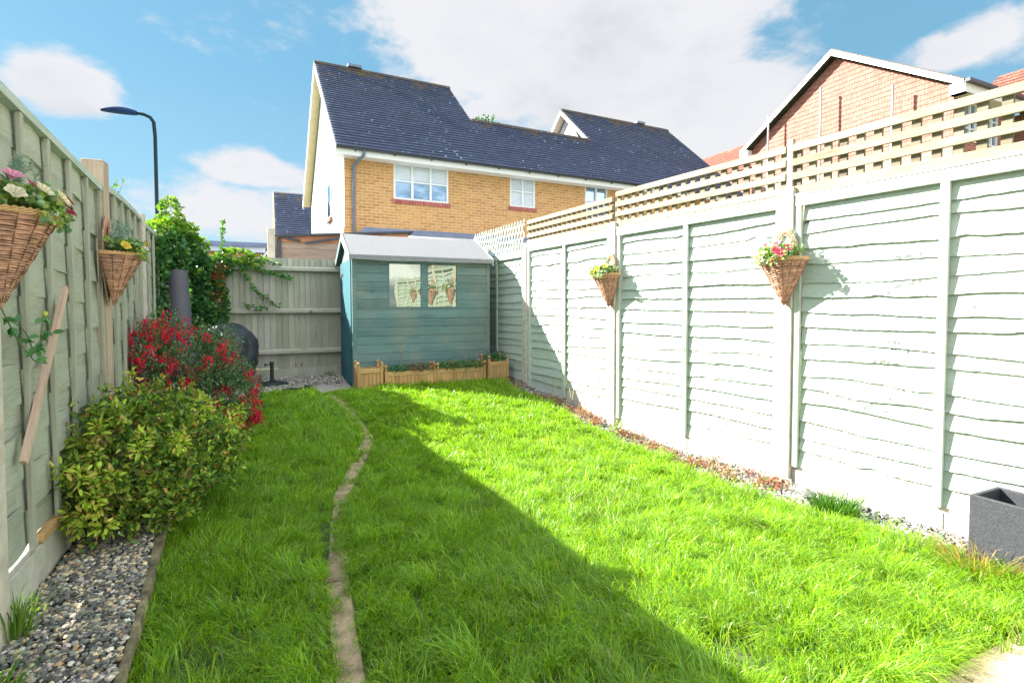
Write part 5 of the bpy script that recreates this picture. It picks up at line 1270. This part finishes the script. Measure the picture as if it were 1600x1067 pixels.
# ------------------------------------------------------------------ street lamp
sl = empty('street_lamp', (-2.45, 15.5, .2), label='tall dark teal street lamp with a curved arm beyond the left fence', cat='street lamp')
mb = MB(); mb.tube([(-2.45, 15.5, .2), (-2.45, 15.5, 1.4), (-2.45, 15.5, 1.45), (-2.46, 15.5, 5.4), (-2.48, 15.5, 5.74), (-2.55, 15.5, 5.85), (-2.68, 15.5, 5.90), (-2.85, 15.5, 5.915)], [.075, .075, .046, .044, .042, .040, .038, .036], 12); mb.build('pole', M['lamp'], sl, smooth=True)
mb = MB(); N_ = 12; V = []
for i in range(N_):
    t = i/(N_-1); x = -2.82-.70*t; w = .15*math.sin(math.pi*(.12+.80*t))**.6; zc = 5.93+.03*t*0; tp_ = .115*math.sin(math.pi*min(1, .22+.70*t))**1.3 if t < .95 else .012
    for k in range(8):
        a = 2*math.pi*k/8; V.append((x, 15.5+w*math.cos(a), zc-.03*(1-t)-.035*t+(tp_ if math.sin(a) > 0 else .045)*math.sin(a)))
F = [(i*8+j, i*8+(j+1) % 8, (i+1)*8+(j+1) % 8, (i+1)*8+j) for i in range(N_-1) for j in range(8)]+[tuple(range(8))[::-1], tuple(range((N_-1)*8, N_*8))]
mb.add(V, F); mb.build('lamp_head', M['lamphead'], sl, smooth=True)

# ------------------------------------------------------------------ sky, sun, camera
SUN = Vector((-1, .9, .87)).normalized()
elev = math.asin(SUN.z); azim = math.atan2(SUN.x, SUN.y)
W = bpy.data.worlds.new('World'); scn.world = W; W.use_nodes = True
t = NT(W.node_tree); t.n.clear(); out = t.n.new('ShaderNodeOutputWorld')
sky = t.new('ShaderNodeTexSky', sky_type='NISHITA'); sky.sun_disc = False; sky.sun_elevation = elev; sky.sun_rotation = azim
sky.air_density = 1.0; sky.dust_density = .4; sky.ozone_density = 2.2; sky.altitude = 50
SKY_S = .10
dirv = t.new('ShaderNodeTexCoord').outputs['Generated']
sep = t.new('ShaderNodeSeparateXYZ', {0: dirv})
az = t.m('ARCTAN2', sep.outputs[0], sep.outputs[1]); el = t.m('ARCSINE', sep.outputs[2])
n1 = t.noise(t.map(dirv, (1, 1, 1.9)), 3.2, 9, .58, .25); n2 = t.noise(t.map(dirv, (1, 1, 1.7), (3, 1, 2)), 1.6, 7, .55)
n3 = t.noise(t.map(dirv, (1, 1, 2.2), (1.3, .4, 5)), 8.0, 8, .62, .3)
def pxdir(px, py):
    u = (px-800)/820; a = R_(24.9)+math.atan(u); e = math.atan((475-py)/820*math.cos(math.atan(u))); return a, e
CL = [((840, 40), 460, 150, 1.05), ((1090, 190), 250, 150, 1.0), ((830, 150), 260, 110, .75), ((550, 60), 110, 90, .5), ((110, 135), 125, 60, .95), ((395, 272), 95, 34, .8), ((350, 335), 230, 58, .95), ((0, 120), 40, 30, .6), ((1500, 78), 190, 46, .85), ((1290, 45), 60, 30, .5), ((60, 420), 400, 70, .8), ((1400, -150), 300, 90, .9), ((200, -300), 400, 120, .8)]
dens = None
for (c, rx, ry, s) in CL:
    a0, e0_ = pxdir(*c); k = math.cos(a0-R_(24.9)); ra, re = rx/820*k*k, ry/820*k
    da = t.m('DIVIDE', t.m('SUBTRACT', az, a0), ra); de = t.m('DIVIDE', t.m('SUBTRACT', el, e0_), re)
    d2 = t.m('ADD', t.m('MULTIPLY', da, da), t.m('MULTIPLY', de, de))
    g = t.m('MULTIPLY', t.m('POWER', 2.718, t.m('MULTIPLY', d2, -.9)), s)
    dens = g if dens is None else t.m('MAXIMUM', dens, g)
# added random cloud outside the camera's view, made bright to fill the shade
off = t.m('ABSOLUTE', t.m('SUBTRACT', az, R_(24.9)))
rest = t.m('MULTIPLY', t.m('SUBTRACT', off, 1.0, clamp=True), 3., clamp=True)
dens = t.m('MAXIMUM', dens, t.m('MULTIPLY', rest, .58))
raw = t.m('ADD', dens, t.m('ADD', t.m('MULTIPLY', t.m('SUBTRACT', n1, .5), 1.5), t.m('MULTIPLY', t.m('SUBTRACT', n3, .5), .85)))
cov = t.new('ShaderNodeMapRange', {'Value': raw, 1: .42, 2: .74, 3: 0., 4: 1.}, interpolation_type='SMOOTHSTEP').outputs[0]
shade = t.new('ShaderNodeMapRange', {'Value': t.m('ADD', t.m('ADD', n2, t.m('MULTIPLY', n3, .35)), t.m('MULTIPLY', dens, .12)), 1: .78, 2: 1.2, 3: 0., 4: 1.}, interpolation_type='SMOOTHSTEP').outputs[0]
ccol = t.mix(shade, (.195, .195, .202), (.120, .130, .142))
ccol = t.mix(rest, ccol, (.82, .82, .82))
skyc = t.new('ShaderNodeVectorMath', {0: sky.outputs[0], 1: (.10*.31, .10*.43, .10*.405)}, operation='MULTIPLY').outputs[0]
skyc = t.mix(.68, skyc, (.052, .118, .168))
hz = t.m('MULTIPLY', t.m('SUBTRACT', 1., t.m('MULTIPLY', el, 2.6), clamp=True), .40, clamp=True)
skyc = t.mix(hz, skyc, (.125, .16, .185))
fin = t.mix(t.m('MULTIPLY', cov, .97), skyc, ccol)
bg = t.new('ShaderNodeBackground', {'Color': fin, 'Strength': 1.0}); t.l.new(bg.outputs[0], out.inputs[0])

sun = bpy.data.lights.new('sun', 'SUN'); sun.energy = 5.0; sun.angle = R_(.5); sun.color = (1, .955, .88)
so = bpy.data.objects.new('sun', sun); COL.objects.link(so); so.rotation_euler = (-SUN).to_track_quat('-Z', 'Y').to_euler()
cam = bpy.data.cameras.new('camera'); cam.lens = 820/1600*36; cam.sensor_width = 36; cam.shift_y = -30/1600; cam.clip_end = 2000; cam.clip_start = .05
co = bpy.data.objects.new('camera', cam); COL.objects.link(co); co.location = (0, 0, 1.3); co.rotation_euler = (R_(88), 0, R_(-24.9)); scn.camera = co
scn.view_settings.view_transform = 'Standard'; scn.view_settings.look = 'None'; scn.view_settings.exposure = 2.2; scn.view_settings.gamma = 1
for o in bpy.data.objects:
    if '_local' in o: del o['_local']
